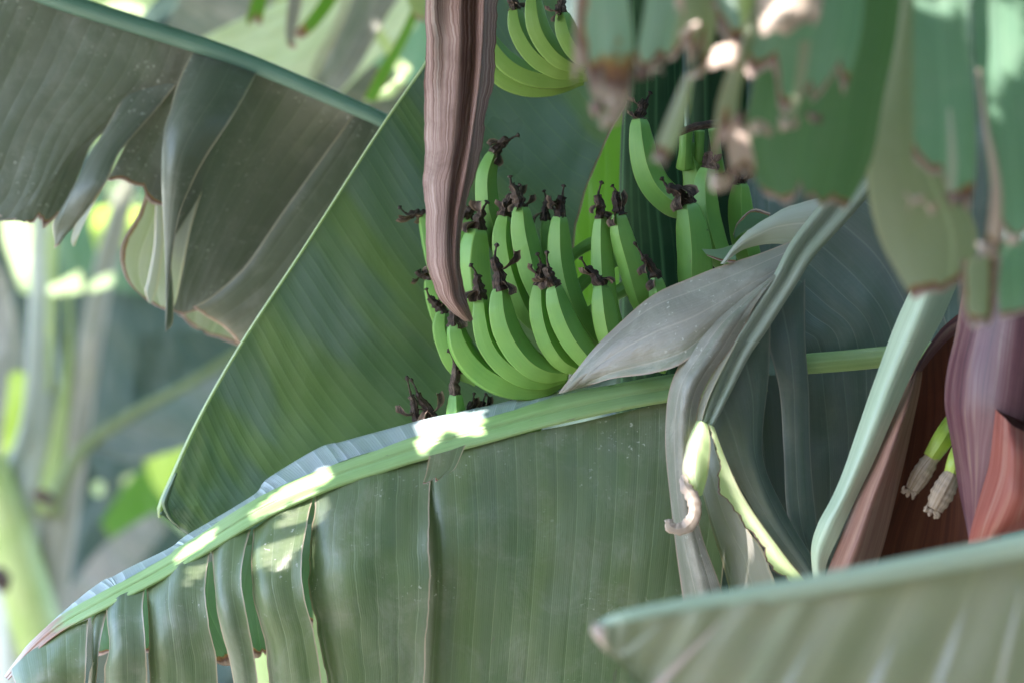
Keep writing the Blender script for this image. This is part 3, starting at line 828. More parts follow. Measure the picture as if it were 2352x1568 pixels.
# far half of the blade folding away over the top
sil = [(30, 1528), (63, 1482), (146, 1402), (230, 1335), (268, 1319), (383, 1262), (432, 1224), (575, 1140), (620, 1096), (728, 1030), (800, 1012), (960, 965), (1110, 932), (1250, 905), (1400, 884), (1560, 862), (1760, 842)]
low = spline(np.array([(c[0], c[1] - c[2] * .9) for c in ctr]), np.linspace(0, 1, 60))
top = []
for x, y in sil:
    k = np.argmin((low[:, 0] - x) ** 2 + (low[:, 1] - y) ** 2)
    top.append((low[k, 0], low[k, 1]))
part("folded_rim", patch([[(x, y, 4.975) for x, y in top], [((x + a) / 2, (y + b) / 2 - 2, 4.992) for (x, y), (a, b) in zip(top, sil)], [(a, b, 5.01) for a, b in sil], [(a + 4, b + 6, 5.03) for a, b in sil], [(a + 16, b + 50, 5.05) for a, b in sil]],
                         4.99, seed=62, wob=.001, step=.006, nmax=260), M['fold'], t, label="rim bent back over the top, sky reflection painted bluish")
strips = [   # left edge, right edge from the midrib down, forward offset
    ([(24, 1540), (34, 1590), (30, 1680)], [(203, 1420), (201, 1478), (196, 1560), (188, 1680)], .00, 63),
    ([(210, 1420), (206, 1475), (211, 1520), (204, 1600), (200, 1680)], [(244, 1398), (233, 1465), (218, 1555), (208, 1680)], .015, 64),
    ([(247, 1398), (244, 1480), (238, 1580), (234, 1680)], [(331, 1346), (330, 1400), (335, 1480), (337, 1680)], -.008, 65),
    ([(333, 1345), (333, 1420), (342, 1520), (344, 1680)], [(484, 1262), (474, 1340), (477, 1425), (495, 1495), (502, 1680)], -.004, 66),
    ([(486, 1262), (488, 1353), (505, 1440), (533, 1545), (548, 1680)], [(575, 1212), (558, 1318), (565, 1405), (586, 1527), (600, 1680)], -.010, 67),
    ([(578, 1212), (572, 1310), (578, 1372), (604, 1460), (616, 1550), (622, 1680)], [(719, 1140), (700, 1248), (694, 1318), (702, 1388), (726, 1478), (748, 1680)], -.014, 68),
    ([(721, 1140), (708, 1240), (703, 1330), (722, 1430), (748, 1560), (760, 1680)], [(990, 1048), (987, 1140), (988, 1231), (988, 1318), (983, 1422), (975, 1520), (966, 1680)], -.004, 69),
]


def strip_rows(Lp, Rp, off, n=8, mid=4):
    a = arc_spline(np.array([(x, y, 0) for x, y in Lp], float), n)
    b = arc_spline(np.array([(x, y, 0) for x, y in Rp], float), n)
    out = []
    a[:, 0] -= 3 * np.linspace(.3, 1, n)
    b[:, 0] += 4 * np.linspace(.3, 1, n)
    for i in range(n):
        s = i / (n - 1)
        dd = 4.945 - .055 * math.sin(min(1, s * 2.2) * math.pi / 2) + off * min(1, 3 * s) + .03 * s * s
        out.append([(a[i, 0] * (1 - k) + b[i, 0] * k, a[i, 1] * (1 - k) + b[i, 1] * k, dd) for k in np.linspace(0, 1, mid)])
    return out


for L_, R_, off, sd in strips:
    part("torn_strip", patch(strip_rows(L_, R_, off), 4.92, seed=sd, wob=.003, wobf=(6, 3), arch=.006, curl=(.012, -.006), curlw=.25, rag_side=(.025, .02)), M['front'], t)
part("blade", patch(strip_rows([(955, 1058), (965, 1160), (975, 1300), (970, 1450), (955, 1700)], [(1700, 878), (1690, 1060), (1660, 1300), (1640, 1480), (1620, 1700)], .012, n=9, mid=7), 4.95, seed=70, wob=.005, wobf=(2.5, 2), curl=(.03, 0), curlw=.07, step=.008), M['front'], t)
part("torn_flap", patch([[(985, 1046), (1030, 1034), (1070, 1020)], [(978, 1085), (1018, 1080), (1052, 1062)], [(970, 1115), (1000, 1098), (1040, 1080)], [(972, 1136), (990, 1118), (1014, 1092)]], 4.865, seed=71, wob=.001, rag=.25, ragf=30, burn_end=.010), M['front'], t)
# leaf tips hanging behind the slits
t2 = thing("banana_leaf", "olive leaf ends with burnt corners showing through slits of the arching leaf", "leaf", W((500, 1480), 5.12), "banana leaves around the bunch")
part("blade", patch([[(200, 1380), (330, 1330), (480, 1290), (620, 1230), (720, 1200)], [(215, 1450), (330, 1430), (480, 1400), (600, 1380), (720, 1340)], [(225, 1510), (330, 1500), (500, 1530), (580, 1525), (620, 1500), (720, 1440)]], 5.12, seed=72, wob=.006, rag=.06, burn_end=.016), M['near_deep'], t2)

# ------------------------------------------------------------------ drooping leaf with split strips
t = thing("banana_leaf", "greyish drooping leaf, its grooved midrib ending in a sunlit dry tip", "leaf", W((1800, 640), 4.78), "banana leaves around the bunch")
mid = [(2130, 240, 50), (2010, 370, 42), (1914, 488, 36), (1844, 572, 31), (1797, 653, 27), (1738, 744, 27), (1698, 807, 25), (1660, 891, 21), (1630, 962, 15), (1619, 988, 8)]
rows = []
for i, (x, y, h) in enumerate(mid):
    rows.append([(x + h * .86 * s, y + h * .5 * s, 4.768 + dz * h / 36) for s, dz in ((-1.05, .012), (-.8, .002), (-.5, .002), (-.15, .008), (0, .011), (.15, .007), (.5, .0), (.8, -.002), (1.05, .006))])
part("midrib", patch(rows, 4.77, seed=80, wob=.0003, step=.004), M['rib_grey'], t)
part("torn_strip", patch([[(1960, 425), (1900, 500), (1850, 570)], [(1850, 455), (1810, 510), (1780, 560)], [(1760, 500), (1735, 540), (1718, 570)], [(1700, 545), (1690, 570), (1682, 590)], [(1655, 606), (1664, 608)]], 4.82, seed=81, wob=.003, arch=.01, rag_side=(.12, 0), curl=(.01, 0)), M['near_grey'], t)
part("torn_strip", patch([[(1880, 530, 4.80), (1820, 600, 4.79), (1765, 668, 4.785)], [(1745, 580, 4.81), (1715, 655, 4.785), (1668, 735, 4.785)], [(1605, 630, 4.83), (1600, 720, 4.79), (1575, 828, 4.79)], [(1500, 682, 4.85), (1505, 760, 4.81), (1500, 856, 4.81)],
                          [(1400, 768, 4.87), (1415, 810, 4.84), (1410, 868, 4.84)], [(1330, 846, 4.89), (1350, 858, 4.87), (1360, 882, 4.87)], [(1284, 903, 4.91), (1310, 898, 4.90), (1342, 890, 4.90)]], 4.8, seed=82, wob=.003, step=.006), M['mauve'], t)
part("torn_strip", patch([[(1560, 690, 4.86), (1530, 730, 4.84)], [(1480, 760, 4.86), (1460, 800, 4.85)], [(1400, 830, 4.88), (1395, 868, 4.87)], [(1285, 902, 4.92), (1296, 898, 4.915)]], 4.86, seed=83, wob=.002), M['under'], t)
part("torn_strip", patch([[(1778, 628, 4.775), (1780, 632, 4.772), (1782, 636, 4.77)], [(1700, 685, 4.785), (1715, 695, 4.77), (1734, 700, 4.77)], [(1640, 735, 4.79), (1672, 745, 4.765), (1708, 752, 4.77)], [(1578, 812, 4.80), (1628, 810, 4.765), (1682, 796, 4.77)], [(1545, 875, 4.81), (1588, 872, 4.765), (1636, 862, 4.77)], [(1531, 945, 4.82), (1566, 940, 4.768), (1606, 930, 4.772)],
                          [(1527, 1036, 4.82), (1562, 1032, 4.775), (1598, 1025, 4.775)], [(1542, 1187, 4.83), (1574, 1190, 4.79), (1604, 1196, 4.79)], [(1569, 1378, 4.84), (1612, 1366, 4.80), (1655, 1349, 4.80)], [(1590, 1500, 4.85), (1640, 1490, 4.81), (1690, 1480, 4.81)]], 4.8, seed=84, wob=.0015, step=.006), M['mauve'], t)
part("torn_strip", patch([[(1688, 788, 4.772), (1698, 776, 4.765)], [(1656, 828, 4.772), (1678, 812, 4.764)], [(1622, 886, 4.772), (1642, 882, 4.764)], [(1602, 938, 4.774), (1622, 930, 4.766)], [(1593, 978, 4.775), (1610, 974, 4.768)]], 4.77, seed=85, wob=.0004), M['under_pale'], t)
part("leaf_tip", patch([[(1600, 966, 4.77), (1612, 968, 4.76), (1624, 974, 4.765)], [(1580, 1012, 4.76), (1604, 1010, 4.745), (1631, 1016, 4.755)], [(1566, 1075, 4.755), (1596, 1070, 4.74), (1629, 1060, 4.75)], [(1574, 1108, 4.75), (1598, 1105, 4.74), (1623, 1100, 4.75)], [(1603, 1140, 4.75), (1608, 1139, 4.748), (1613, 1136, 4.75)]], 4.755, seed=86, wob=.001, step=.004), M['cream'], t)
part("dry_curl", tube([(1570, 1090, 4.748, 7), (1574, 1115, 4.742, 13), (1592, 1145, 4.738, 16), (1596, 1178, 4.736, 15), (1582, 1204, 4.736, 17), (1558, 1214, 4.736, 14), (1540, 1208, 4.736, 13), (1536, 1192, 4.736, 9)], n=36, seg=16, rough=.25, seed=4, flat=.5), M['pink'], t, label="pinkish dried curl in sunlight")
part("sunlit_edge", patch([[(1622, 972, 4.762), (1640, 980, 4.768)], [(1632, 1025, 4.75), (1660, 1035, 4.765)], [(1638, 1110, 4.745), (1694, 1112, 4.765)], [(1668, 1175, 4.745), (1732, 1178, 4.765)], [(1716, 1245, 4.745), (1770, 1234, 4.765)], [(1768, 1306, 4.745), (1812, 1288, 4.765)], [(1812, 1350, 4.745), (1850, 1330, 4.765)], [(1870, 1410, 4.745), (1892, 1390, 4.765)]], 4.757, seed=87, wob=.002, rag_side=(.55, 0), step=.0028, burn_side=(.0035, 0)), M['cream'], t, label="bright ragged torn edge")
part("torn_strip", patch([[(1628, 975), (1690, 850), (1770, 745)], [(1655, 1035), (1710, 940), (1766, 860)], [(1690, 1100), (1725, 1060), (1752, 1040)], [(1760, 1215), (1780, 1190), (1800, 1165)], [(1850, 1330), (1865, 1318), (1882, 1305)], [(1900, 1420), (1915, 1410), (1930, 1395)]], 4.83, seed=88, wob=.004, arch=.01), M['teal'], t)
part("torn_strip", patch([[(1752, 740), (1800, 700), (1850, 640)], [(1766, 800), (1815, 790), (1850, 780)], [(1790, 900), (1825, 900), (1858, 900)], [(1800, 1040), (1830, 1045), (1862, 1050)], [(1812, 1200), (1842, 1200), (1876, 1195)], [(1870, 1340), (1885, 1335), (1900, 1330)]], 4.86, seed=89, wob=.003, arch=.006), M['teal'], t)
part("blade", patch([[(1745, 735), (1800, 655), (1870, 560), (1990, 420)], [(1790, 790), (1870, 720), (1960, 640), (2080, 500)], [(1815, 800), (1920, 760), (2020, 710), (2140, 640)], [(1825, 825), (1940, 822), (2060, 805), (2180, 760)]], 4.9, seed=90, wob=.006, wobf=(3, 2)), M['teal'], t)

part("torn_strip", patch([[(1600, 1000, 4.86), (1640, 1000, 4.84)], [(1606, 1090, 4.84), (1660, 1080, 4.82)], [(1630, 1200, 4.83), (1700, 1180, 4.81)], [(1668, 1330, 4.82), (1770, 1290, 4.80)], [(1690, 1440, 4.82), (1820, 1420, 4.80)]], 4.84, seed=96, wob=.002, rag_side=(0, .1)), M['under_pale'], t)
part("blade", patch([[(1580, 900), (1700, 880), (1850, 860)], [(1590, 1100), (1720, 1100), (1880, 1100)], [(1600, 1300), (1740, 1300), (1900, 1300)], [(1600, 1500), (1740, 1500), (1900, 1500)]], 5.05, seed=97, wob=.006), M['teal'], t)

t = thing("banana_leaf", "dark teal leaf with a short light green midrib between drooping strips and blossom", "leaf", W((1930, 850), 5.02), "banana leaves around the bunch")
part("midrib", tube([(1790, 842, 4.90, 18), (1840, 836, 4.885, 23), (1940, 828, 4.88, 24), (2060, 816, 4.88, 24), (2300, 790, 4.88, 22)], n=30, flat=.5), M['rib_pale'], t)
part("blade", patch([[(1700, 870), (1830, 855), (1940, 845), (2080, 835)], [(1720, 1000), (1840, 1000), (1950, 990), (2060, 980)], [(1740, 1180), (1850, 1190), (1950, 1190), (2050, 1180)], [(1760, 1420), (1860, 1420), (1950, 1420), (2050, 1420)]], 5.02, seed=91, wob=.006, wobf=(3, 2)), M['teal'], t)
part("torn_strip", patch([[(2022, 842), (2034, 842)], [(2000, 960), (2014, 965)], [(1985, 1080), (2000, 1085)], [(1970, 1200), (1985, 1205)]], 5.0, seed=92, wob=.001), M['mauve'], t)

t = thing("banana_leaf", "shadowed dark leaf filling the gap above the drooping leaf's ragged shoulder", "leaf", W((1850, 450), 5.35), "banana leaves around the bunch")
part("blade", patch([[(1560, 100), (1750, 60), (1950, 40), (2300, 20)], [(1580, 350), (1760, 330), (1960, 320), (2300, 300)], [(1590, 600), (1770, 600), (1980, 600), (2300, 600)], [(1600, 900), (1780, 900), (1990, 900), (2300, 900)]], 5.4, seed=93, wob=.01, wobf=(2, 2)), M['teal'], t)
part("torn_strip", patch([[(1770, 490), (1750, 530)], [(1730, 480), (1715, 530)], [(1695, 510), (1690, 548)], [(1684, 540), (1690, 555)]], 5.0, seed=94, wob=.002, burn_side=(.004, 0)), M['near_deep'], t)
part("torn_strip", patch([[(1690, 560), (1690, 606)], [(1650, 572), (1655, 600)], [(1612, 572), (1625, 588)]], 4.95, seed=95, wob=.002, burn_side=(0, .004)), M['near'], t)

# ------------------------------------------------------------------ banana blossom
t = thing("banana_blossom", "purple banana blossom with opened red and brown bracts and two small flowers", "banana blossom", W((2250, 1000), 4.75))
part("bract", patch([[(2100, 640, 4.74), (2140, 640, 4.70), (2200, 650, 4.72)], [(2058, 740, 4.74), (2100, 745, 4.70), (2158, 745, 4.72)], [(2012, 865, 4.74), (2050, 860, 4.705), (2100, 845, 4.72)], [(1978, 965, 4.74), (2012, 960, 4.71), (2052, 955, 4.72)], [(1945, 1062, 4.74), (1972, 1062, 4.715), (2006, 1062, 4.725)], [(1910, 1140, 4.74), (1936, 1142, 4.72), (1968, 1140, 4.73)], [(1878, 1200, 4.74), (1900, 1212, 4.725), (1930, 1225, 4.73)], [(1863, 1262, 4.75), (1876, 1280, 4.735), (1900, 1292, 4.74)], [(1868, 1340, 4.76), (1880, 1345, 4.75), (1892, 1345, 4.75)]], 4.73, seed=100, wob=.001), M['rib_mint'], t, label="pale green outermost bract")
part("bract", patch([[(2108, 835, 4.76), (2112, 825, 4.75), (2122, 820, 4.78)], [(2064, 920, 4.75), (2085, 925, 4.72), (2112, 900, 4.77)], [(2028, 1005, 4.74), (2056, 1010, 4.70), (2092, 1000, 4.76)], [(1998, 1075, 4.74), (2032, 1080, 4.69), (2074, 1080, 4.76)], [(1966, 1145, 4.74), (2005, 1150, 4.69), (2056, 1150, 4.76)], [(1925, 1250, 4.74), (1970, 1255, 4.69), (2026, 1265, 4.76)], [(1885, 1350, 4.75), (1930, 1360, 4.70), (1990, 1370, 4.76)]], 4.73, seed=101, wob=.001), M['bract_brown'], t, label="brownish bract rolled along its edge")
part("bract", patch([[(2104, 850, 4.79), (2140, 790, 4.77), (2200, 738, 4.78), (2290, 720, 4.76)], [(2098, 862, 4.80), (2140, 810, 4.79), (2200, 760, 4.80), (2290, 750, 4.78)], [(2070, 960, 4.86), (2140, 950, 4.90), (2210, 950, 4.90), (2300, 950, 4.86)], [(2040, 1100, 4.86), (2120, 1110, 4.91), (2210, 1110, 4.91), (2300, 1110, 4.87)], [(1990, 1250, 4.85), (2080, 1270, 4.90), (2200, 1280, 4.91), (2300, 1280, 4.88)], [(1960, 1400, 4.85), (2080, 1400, 4.88), (2200, 1400, 4.89), (2300, 1400, 4.87)]], 4.88, seed=102, wob=.001), M['bract_dark'], t, label="hollow reddish bract darkened by painted shade")
part("bract_rim", patch([[(2088, 885, 4.74), (2098, 868, 4.745), (2106, 870, 4.77)], [(2108, 838, 4.74), (2122, 830, 4.745), (2128, 838, 4.77)], [(2135, 792, 4.735), (2150, 790, 4.74), (2154, 806, 4.77)], [(2165, 752, 4.73), (2182, 756, 4.735), (2184, 776, 4.77)], [(2200, 722, 4.72), (2216, 735, 4.73), (2218, 760, 4.77)]], 4.74, seed=103, wob=.0008), M['bract_purple'], t)
part("bract", patch([[(2215, 640, 4.66), (2290, 620, 4.60), (2380, 620, 4.59), (2480, 640, 4.64)], [(2196, 750, 4.68), (2260, 750, 4.61), (2370, 750, 4.58), (2490, 760, 4.63)], [(2176, 840, 4.69), (2240, 850, 4.61), (2360, 860, 4.58), (2490, 870, 4.63)], [(2169, 920, 4.69), (2230, 940, 4.61), (2340, 960, 4.58), (2480, 980, 4.63)], [(2182, 1000, 4.69), (2234, 1020, 4.62), (2310, 1050, 4.59), (2430, 1080, 4.63)], [(2198, 1090, 4.69), (2236, 1105, 4.63), (2280, 1120, 4.61), (2350, 1160, 4.63)], [(2216, 1185, 4.68), (2234, 1190, 4.65), (2250, 1200, 4.64), (2290, 1220, 4.64)], [(2226, 1244, 4.67), (2231, 1245, 4.66), (2236, 1246, 4.66)]], 4.62, seed=104, wob=.001), M['bract_purple'], t, label="smooth purple bract with pale streaks")
part("bract", patch([[(2284, 938, 4.585), (2310, 960, 4.56), (2340, 985, 4.55), (2480, 1040, 4.56)], [(2280, 985, 4.59), (2310, 1010, 4.55), (2345, 1035, 4.53), (2480, 1080, 4.54)], [(2272, 1062, 4.60), (2305, 1080, 4.55), (2345, 1095, 4.53), (2480, 1110, 4.54)], [(2254, 1125, 4.61), (2290, 1135, 4.56), (2340, 1145, 4.53), (2480, 1150, 4.54)], [(2234, 1195, 4.62), (2265, 1200, 4.58), (2320, 1195, 4.55), (2480, 1160, 4.55)], [(2222, 1247, 4.63), (2250, 1245, 4.61), (2300, 1228, 4.58), (2480, 1178, 4.57)]], 4.56, seed=105, wob=.001), M['bract_red'], t, label="folded red bract with an orange point")
part("bract", patch([[(2286, 938, 4.59), (2320, 955, 4.575), (2370, 975, 4.57), (2480, 1010, 4.58)], [(2290, 946, 4.62), (2325, 968, 4.61), (2375, 992, 4.60), (2480, 1040, 4.61)], [(2296, 960, 4.63), (2330, 990, 4.64), (2380, 1020, 4.64), (2480, 1070, 4.64)]], 4.6, seed=106, wob=.0006), M['bract_dark'], t)
for i, (oa, ob, ow, ta, tb, tw, dd) in enumerate([((2196, 958), (2138, 1050), 24, (2144, 1044), (2094, 1124), 23, 4.735), ((2210, 1020), (2184, 1092), 22, (2188, 1086), (2146, 1168), 27, 4.71)]):
    fo = tube([(oa[0], oa[1], dd + .02, ow * .9), ((oa[0] + ob[0]) / 2, (oa[1] + ob[1]) / 2, dd, ow), (ob[0], ob[1], dd, ow * .8)], n=20, seg=20, ridges=5, ridge_amp=.5)
    o = part("flower", fo, M['lime'], t)
    tb_ = tube([(ta[0], ta[1], dd, tw * .72), (ta[0] * .7 + tb[0] * .3, ta[1] * .7 + tb[1] * .3, dd, tw * .95), (ta[0] * .35 + tb[0] * .65, ta[1] * .35 + tb[1] * .65, dd, tw), (tb[0], tb[1], dd, tw * .75)], n=20, seg=20, rough=.1, seed=i, ridges=6, ridge_amp=.6)
    for k in range(7):
        a = k * .9 + i
        e = (tb[0] + 16 * math.cos(a) - 6, tb[1] + 7 + 8 * math.sin(a * 1.3))
        tube([(tb[0] + 6 * math.cos(a), tb[1], dd, 4), ((tb[0] + e[0]) / 2, tb[1] + 2, dd - .004, 5), (e[0], e[1], dd - .006, 4.5), (e[0] - 4 * math.cos(a), e[1] + 8 * math.sin(a + 1), dd - .008, 2)], tb_, n=10, seg=7, rough=.3, seed=k)
    part("flower_tube", tb_, M['tube'], t, parent=o)

# ------------------------------------------------------------------ blurred leaf close to the camera, low
t = thing("banana_leaf", "blurred close leaf with a minty midrib and pinkish pleats, lilac withered tip", "leaf", W((1900, 1350), 3.6), "banana leaves close to the viewer")
part("midrib", tube([(1368, 1438, 3.60, 6), (1390, 1432, 3.60, 12), (1440, 1418, 3.59, 18), (1600, 1388, 3.58, 22), (1800, 1356, 3.57, 25), (2000, 1320, 3.56, 27), (2352, 1252, 3.54, 29), (2700, 1180, 3.5, 32)], n=50, flat=.7, groove=.0), M['rib_mint'], t)
part("blade", patch([[(1375, 1440), (1450, 1425), (1600, 1400), (1800, 1370), (2000, 1335), (2352, 1270), (2700, 1200)], [(1378, 1462), (1440, 1470), (1560, 1480), (1740, 1470), (1950, 1440), (2300, 1390), (2660, 1330)], [(1390, 1490), (1430, 1510), (1520, 1545), (1680, 1570), (1880, 1570), (2240, 1540), (2600, 1490)], [(1425, 1520), (1450, 1540), (1510, 1590), (1620, 1660), (1820, 1680), (2180, 1670), (2540, 1640)], [(1470, 1560), (1490, 1590), (1520, 1640), (1600, 1740), (1780, 1790), (2120, 1800), (2480, 1790)]], 3.57, seed=110, wob=.004, wobf=(4, 3), pleat=.002, lam=.045, burn_side=(.020, 0)), M['low'], t)
for i, (x0, y0, x1, y1, w) in enumerate([(1530, 1425, 1430, 1500, 16), (1655, 1425, 1480, 1600, 22), (1868, 1465, 1790, 1600, 24), (2058, 1455, 1990, 1600, 30), (2225, 1375, 2140, 1600, 26), (2345, 1340, 2290, 1600, 22)]):
    part("pale_pleat", patch([[(x0 - 2, y0, 3.55), (x0 + 2, y0, 3.55)], [(x0 * .6 + x1 * .4 - w * .35, y0 * .6 + y1 * .4, 3.545), (x0 * .6 + x1 * .4 + w * .35, y0 * .6 + y1 * .4 + 4, 3.54)], [(x1 - w * .5, y1, 3.545), (x1 + w * .5, y1 + 8, 3.535)]], 3.55, seed=111 + i, wob=.0008), M['pink'] if i in (1,) else M['under_pale'], t)
part("withered_tip", tube([(1366, 1432, 3.6, 5), (1372, 1445, 3.595, 14), (1386, 1462, 3.59, 16), (1396, 1488, 3.59, 7)], n=16, seg=12, rough=.3, seed=2), M['pink'], t)

# ------------------------------------------------------------------ blurred leaf hanging close to the camera, high
t = thing("banana_leaf", "blurred tattered leaf hanging close to the lens in strips with burnt brown ends", "leaf", W((1900, -520), 3.65), "banana leaves close to the viewer")
part("midrib", tube([(1150, -420, 3.75, 16), (1500, -480, 3.7, 20), (1900, -520, 3.66, 24), (2400, -520, 3.62, 28), (2800, -480, 3.58, 30)], n=40), M['rib_pale'], t)


def hang(left, right, d, seed, mat, burn=.02, top=-500, arch=.002, name="torn_strip", rag=.12, bs=(0, 0), wob=.003, curl=(.0, .002), ext=True, n=8):
    if ext:
        left = [(left[0][0] + 10, top)] + left
        right = [(right[0][0] + 10, top)] + right
    a = arc_spline(np.array([(x, y, 0) for x, y in left], float), n)
    b = arc_spline(np.array([(x, y, 0) for x, y in right], float), n)
    rows = [[(a[i, 0] * (1 - k) + b[i, 0] * k, a[i, 1] * (1 - k) + b[i, 1] * k, d + .03 * (1 - i / (n - 1))) for k in (0, .35, .7, 1)] for i in range(n)]
    return part(name, patch(rows, d, seed=seed, wob=wob, arch=arch, burn_end=burn, rag=rag, burn_side=bs, curl=curl, step=.006), mat, t)


hang([(1322, 0), (1316, 120), (1316, 200), (1345, 262), (1365, 318)], [(1440, -10), (1456, 100), (1452, 180), (1440, 250), (1420, 320)], 3.58, 120, M['near_pale'], burn=.055, bs=(.010, 0), rag=.18)
hang([(1484, -10), (1466, 100), (1448, 190)], [(1562, 0), (1545, 90), (1524, 186)], 3.62, 121, M['near_pale'], burn=.018)
hang([(1560, 0), (1545, 80), (1530, 175)], [(1650, 0), (1640, 90), (1612, 180)], 3.66, 122, M['near_sage'], burn=.018)
hang([(1636, 0), (1622, 90), (1600, 178)], [(1690, 0), (1705, 70), (1690, 168)], 3.60, 123, M['near_pale'], burn=.026)
hang([(1574, 170), (1540, 250), (1512, 320), (1492, 382)], [(1592, 172), (1578, 260), (1552, 335), (1520, 390)], 3.56, 124, M['near_grey'], burn=.024, ext=False, rag=.05, arch=.003)
hang([(1548, -40), (1556, 20), (1558, 70), (1530, 130), (1508, 170)], [(1572, -40), (1574, 20), (1574, 70), (1548, 135), (1526, 176)], 3.56, 125, M['pink'], burn=.0, arch=.002)
part("dry_twig", tube([(1566, 85, 3.555, 9), (1590, 62, 3.55, 9), (1606, 56, 3.55, 7)], n=10, seg=8, rough=.2), M['pink'], t)
hang([(1672, 0), (1700, 76)], [(1736, 0), (1712, 80)], 3.63, 126, M['cream'], burn=0, rag=0)  # pale piece painting a strip lit through by the sun
hang([(1735, 0), (1690, 100), (1655, 185), (1652, 260), (1640, 340), (1618, 430), (1612, 512)], [(1752, 10), (1708, 130), (1696, 240), (1692, 320), (1700, 370), (1672, 430), (1640, 520)], 3.61, 127, M['near_sage'], burn=.035, bs=(0, 0))
hang([(1684, 270), (1672, 320), (1676, 360), (1700, 410)], [(1720, 300), (1735, 360), (1735, 400), (1715, 420)], 3.57, 128, M['pink'], burn=.03, ext=False)
hang([(1742, 20), (1712, 146), (1697, 220), (1684, 285)], [(1985, 0), (1970, 91), (1950, 183), (1915, 282)], 3.60, 129, M['near'], burn=.024, arch=.004)
part("pale_pleat", patch([[(1838, 95, 3.575), (1862, 95, 3.575)], [(1826, 190, 3.57), (1848, 190, 3.57)], [(1808, 275, 3.57), (1826, 275, 3.57)]], 3.57, seed=130, wob=.0006), M['near_sage'], t)
part("dry_curl", patch([[(1742, -60, 3.58), (1800, -70, 3.54), (1888, -60, 3.57)], [(1742, 10, 3.56), (1810, 20, 3.53), (1885, 10, 3.56)], [(1746, 58, 3.55), (1800, 50, 3.53), (1872, 55, 3.55)], [(1752, 92, 3.55), (1790, 82, 3.54), (1830, 92, 3.54)]], 3.55, seed=131, wob=.003, rag=.25), M['pink'], t, label="pinkish dry fold lit by the sun")
part("dry_curl", patch([[(1640, 112, 3.575), (1690, 104, 3.57)], [(1630, 140, 3.565), (1696, 130, 3.56)], [(1622, 172, 3.565), (1690, 160, 3.565)]], 3.57, seed=132, wob=.002, rag=.2), M['pink'], t)
hang([(1760, 0), (1740, 150), (1706, 330), (1735, 400), (1766, 470)], [(2072, 0), (2044, 128), (2020, 292), (1985, 420), (1936, 496)], 3.70, 133, M['near_deep'], burn=.010, arch=.006, rag=.03)
hang([(2060, 0), (2040, 146), (2008, 292), (1986, 409), (2014, 533), (2055, 620), (2098, 692)], [(2110, 0), (2120, 200), (2150, 350), (2230, 470), (2246, 560), (2238, 640), (2205, 705)], 3.76, 134, M['near_sage'], burn=.014, arch=.004, rag=.04)
hang([(2096, 0), (2096, 219), (2098, 329), (2088, 500)], [(2226, 30), (2240, 219), (2244, 365), (2222, 520)], 3.60, 135, M['near'], burn=.028, rag=.08)
part("pale_pleat", patch([[(2176, 250, 3.575), (2184, 250, 3.575)], [(2178, 360, 3.57), (2196, 360, 3.57)], [(2176, 440, 3.57), (2194, 440, 3.57)]], 3.57, seed=136, wob=.0006), M['near_grey'], t)
hang([(2230, 0), (2240, 150), (2262, 330), (2292, 560)], [(2480, 0), (2480, 300), (2470, 580)], 3.63, 137, M['near'], burn=.020, rag=.05)
hang([(2244, 160), (2258, 300), (2276, 420), (2262, 560), (2240, 620)], [(2252, 160), (2272, 300), (2300, 420), (2300, 560), (2278, 630)], 3.585, 138, M['pink'], burn=.03, ext=False, arch=.002)
hang([(2208, 600), (2206, 660), (2212, 715), (2240, 764)], [(2300, 590), (2292, 660), (2282, 730), (2252, 766)], 3.68, 139, M['near_sage'], burn=.02, ext=False, bs=(.006, .010))
hang([(2284, 560), (2290, 640), (2296, 735)], [(2480, 540), (2480, 640), (2480, 730)], 3.72, 140, M['near'], burn=.008, ext=False, rag=.05)

rn_ = random.Random(12)
for i, (x, y, w, h, d) in enumerate([(1372, 258, 34, 50, 3.56), (1395, 280, 40, 46, 3.55), (1408, 245, 26, 40, 3.57), (1472, 172, 30, 34, 3.6), (1510, 166, 30, 30, 3.6), (1600, 172, 30, 34, 3.58), (1700, 285, 34, 44, 3.58), (1745, 300, 44, 40, 3.575),
                                     (1812, 286, 46, 36, 3.575), (1872, 272, 44, 32, 3.58), (2096, 470, 34, 50, 3.58), (2140, 486, 28, 36, 3.58), (2196, 466, 46, 44, 3.575), (1648, 420, 34, 60, 3.58), (2262, 585, 44, 50, 3.57), (2300, 560, 40, 40, 3.6), (2330, 555, 36, 36, 3.6)]):
    j = lambda a: rn_.uniform(-a, a)
    part("dry_tip", patch([[(x - w * .5 + j(5), y - h * .5 + j(6), d), (x + j(5), y - h * .4 + j(6), d - .008), (x + w * .5 + j(5), y - h * .5 + j(6), d)], [(x - w * .4 + j(6), y, d - .006), (x + j(6), y + j(6), d - .016), (x + w * .45 + j(6), y + j(5), d)],
                           [(x - w * .25 + j(8), y + h * .5 + j(8), d), (x + j(6), y + h * .35 + j(8), d - .012), (x + w * .3 + j(8), y + h * .45 + j(8), d + .004)]], d, seed=600 + i, wob=.004, wobf=(18, 14), rag=.35, step=.004), M['dry'] if i % 3 == 0 else M['pink'], t)

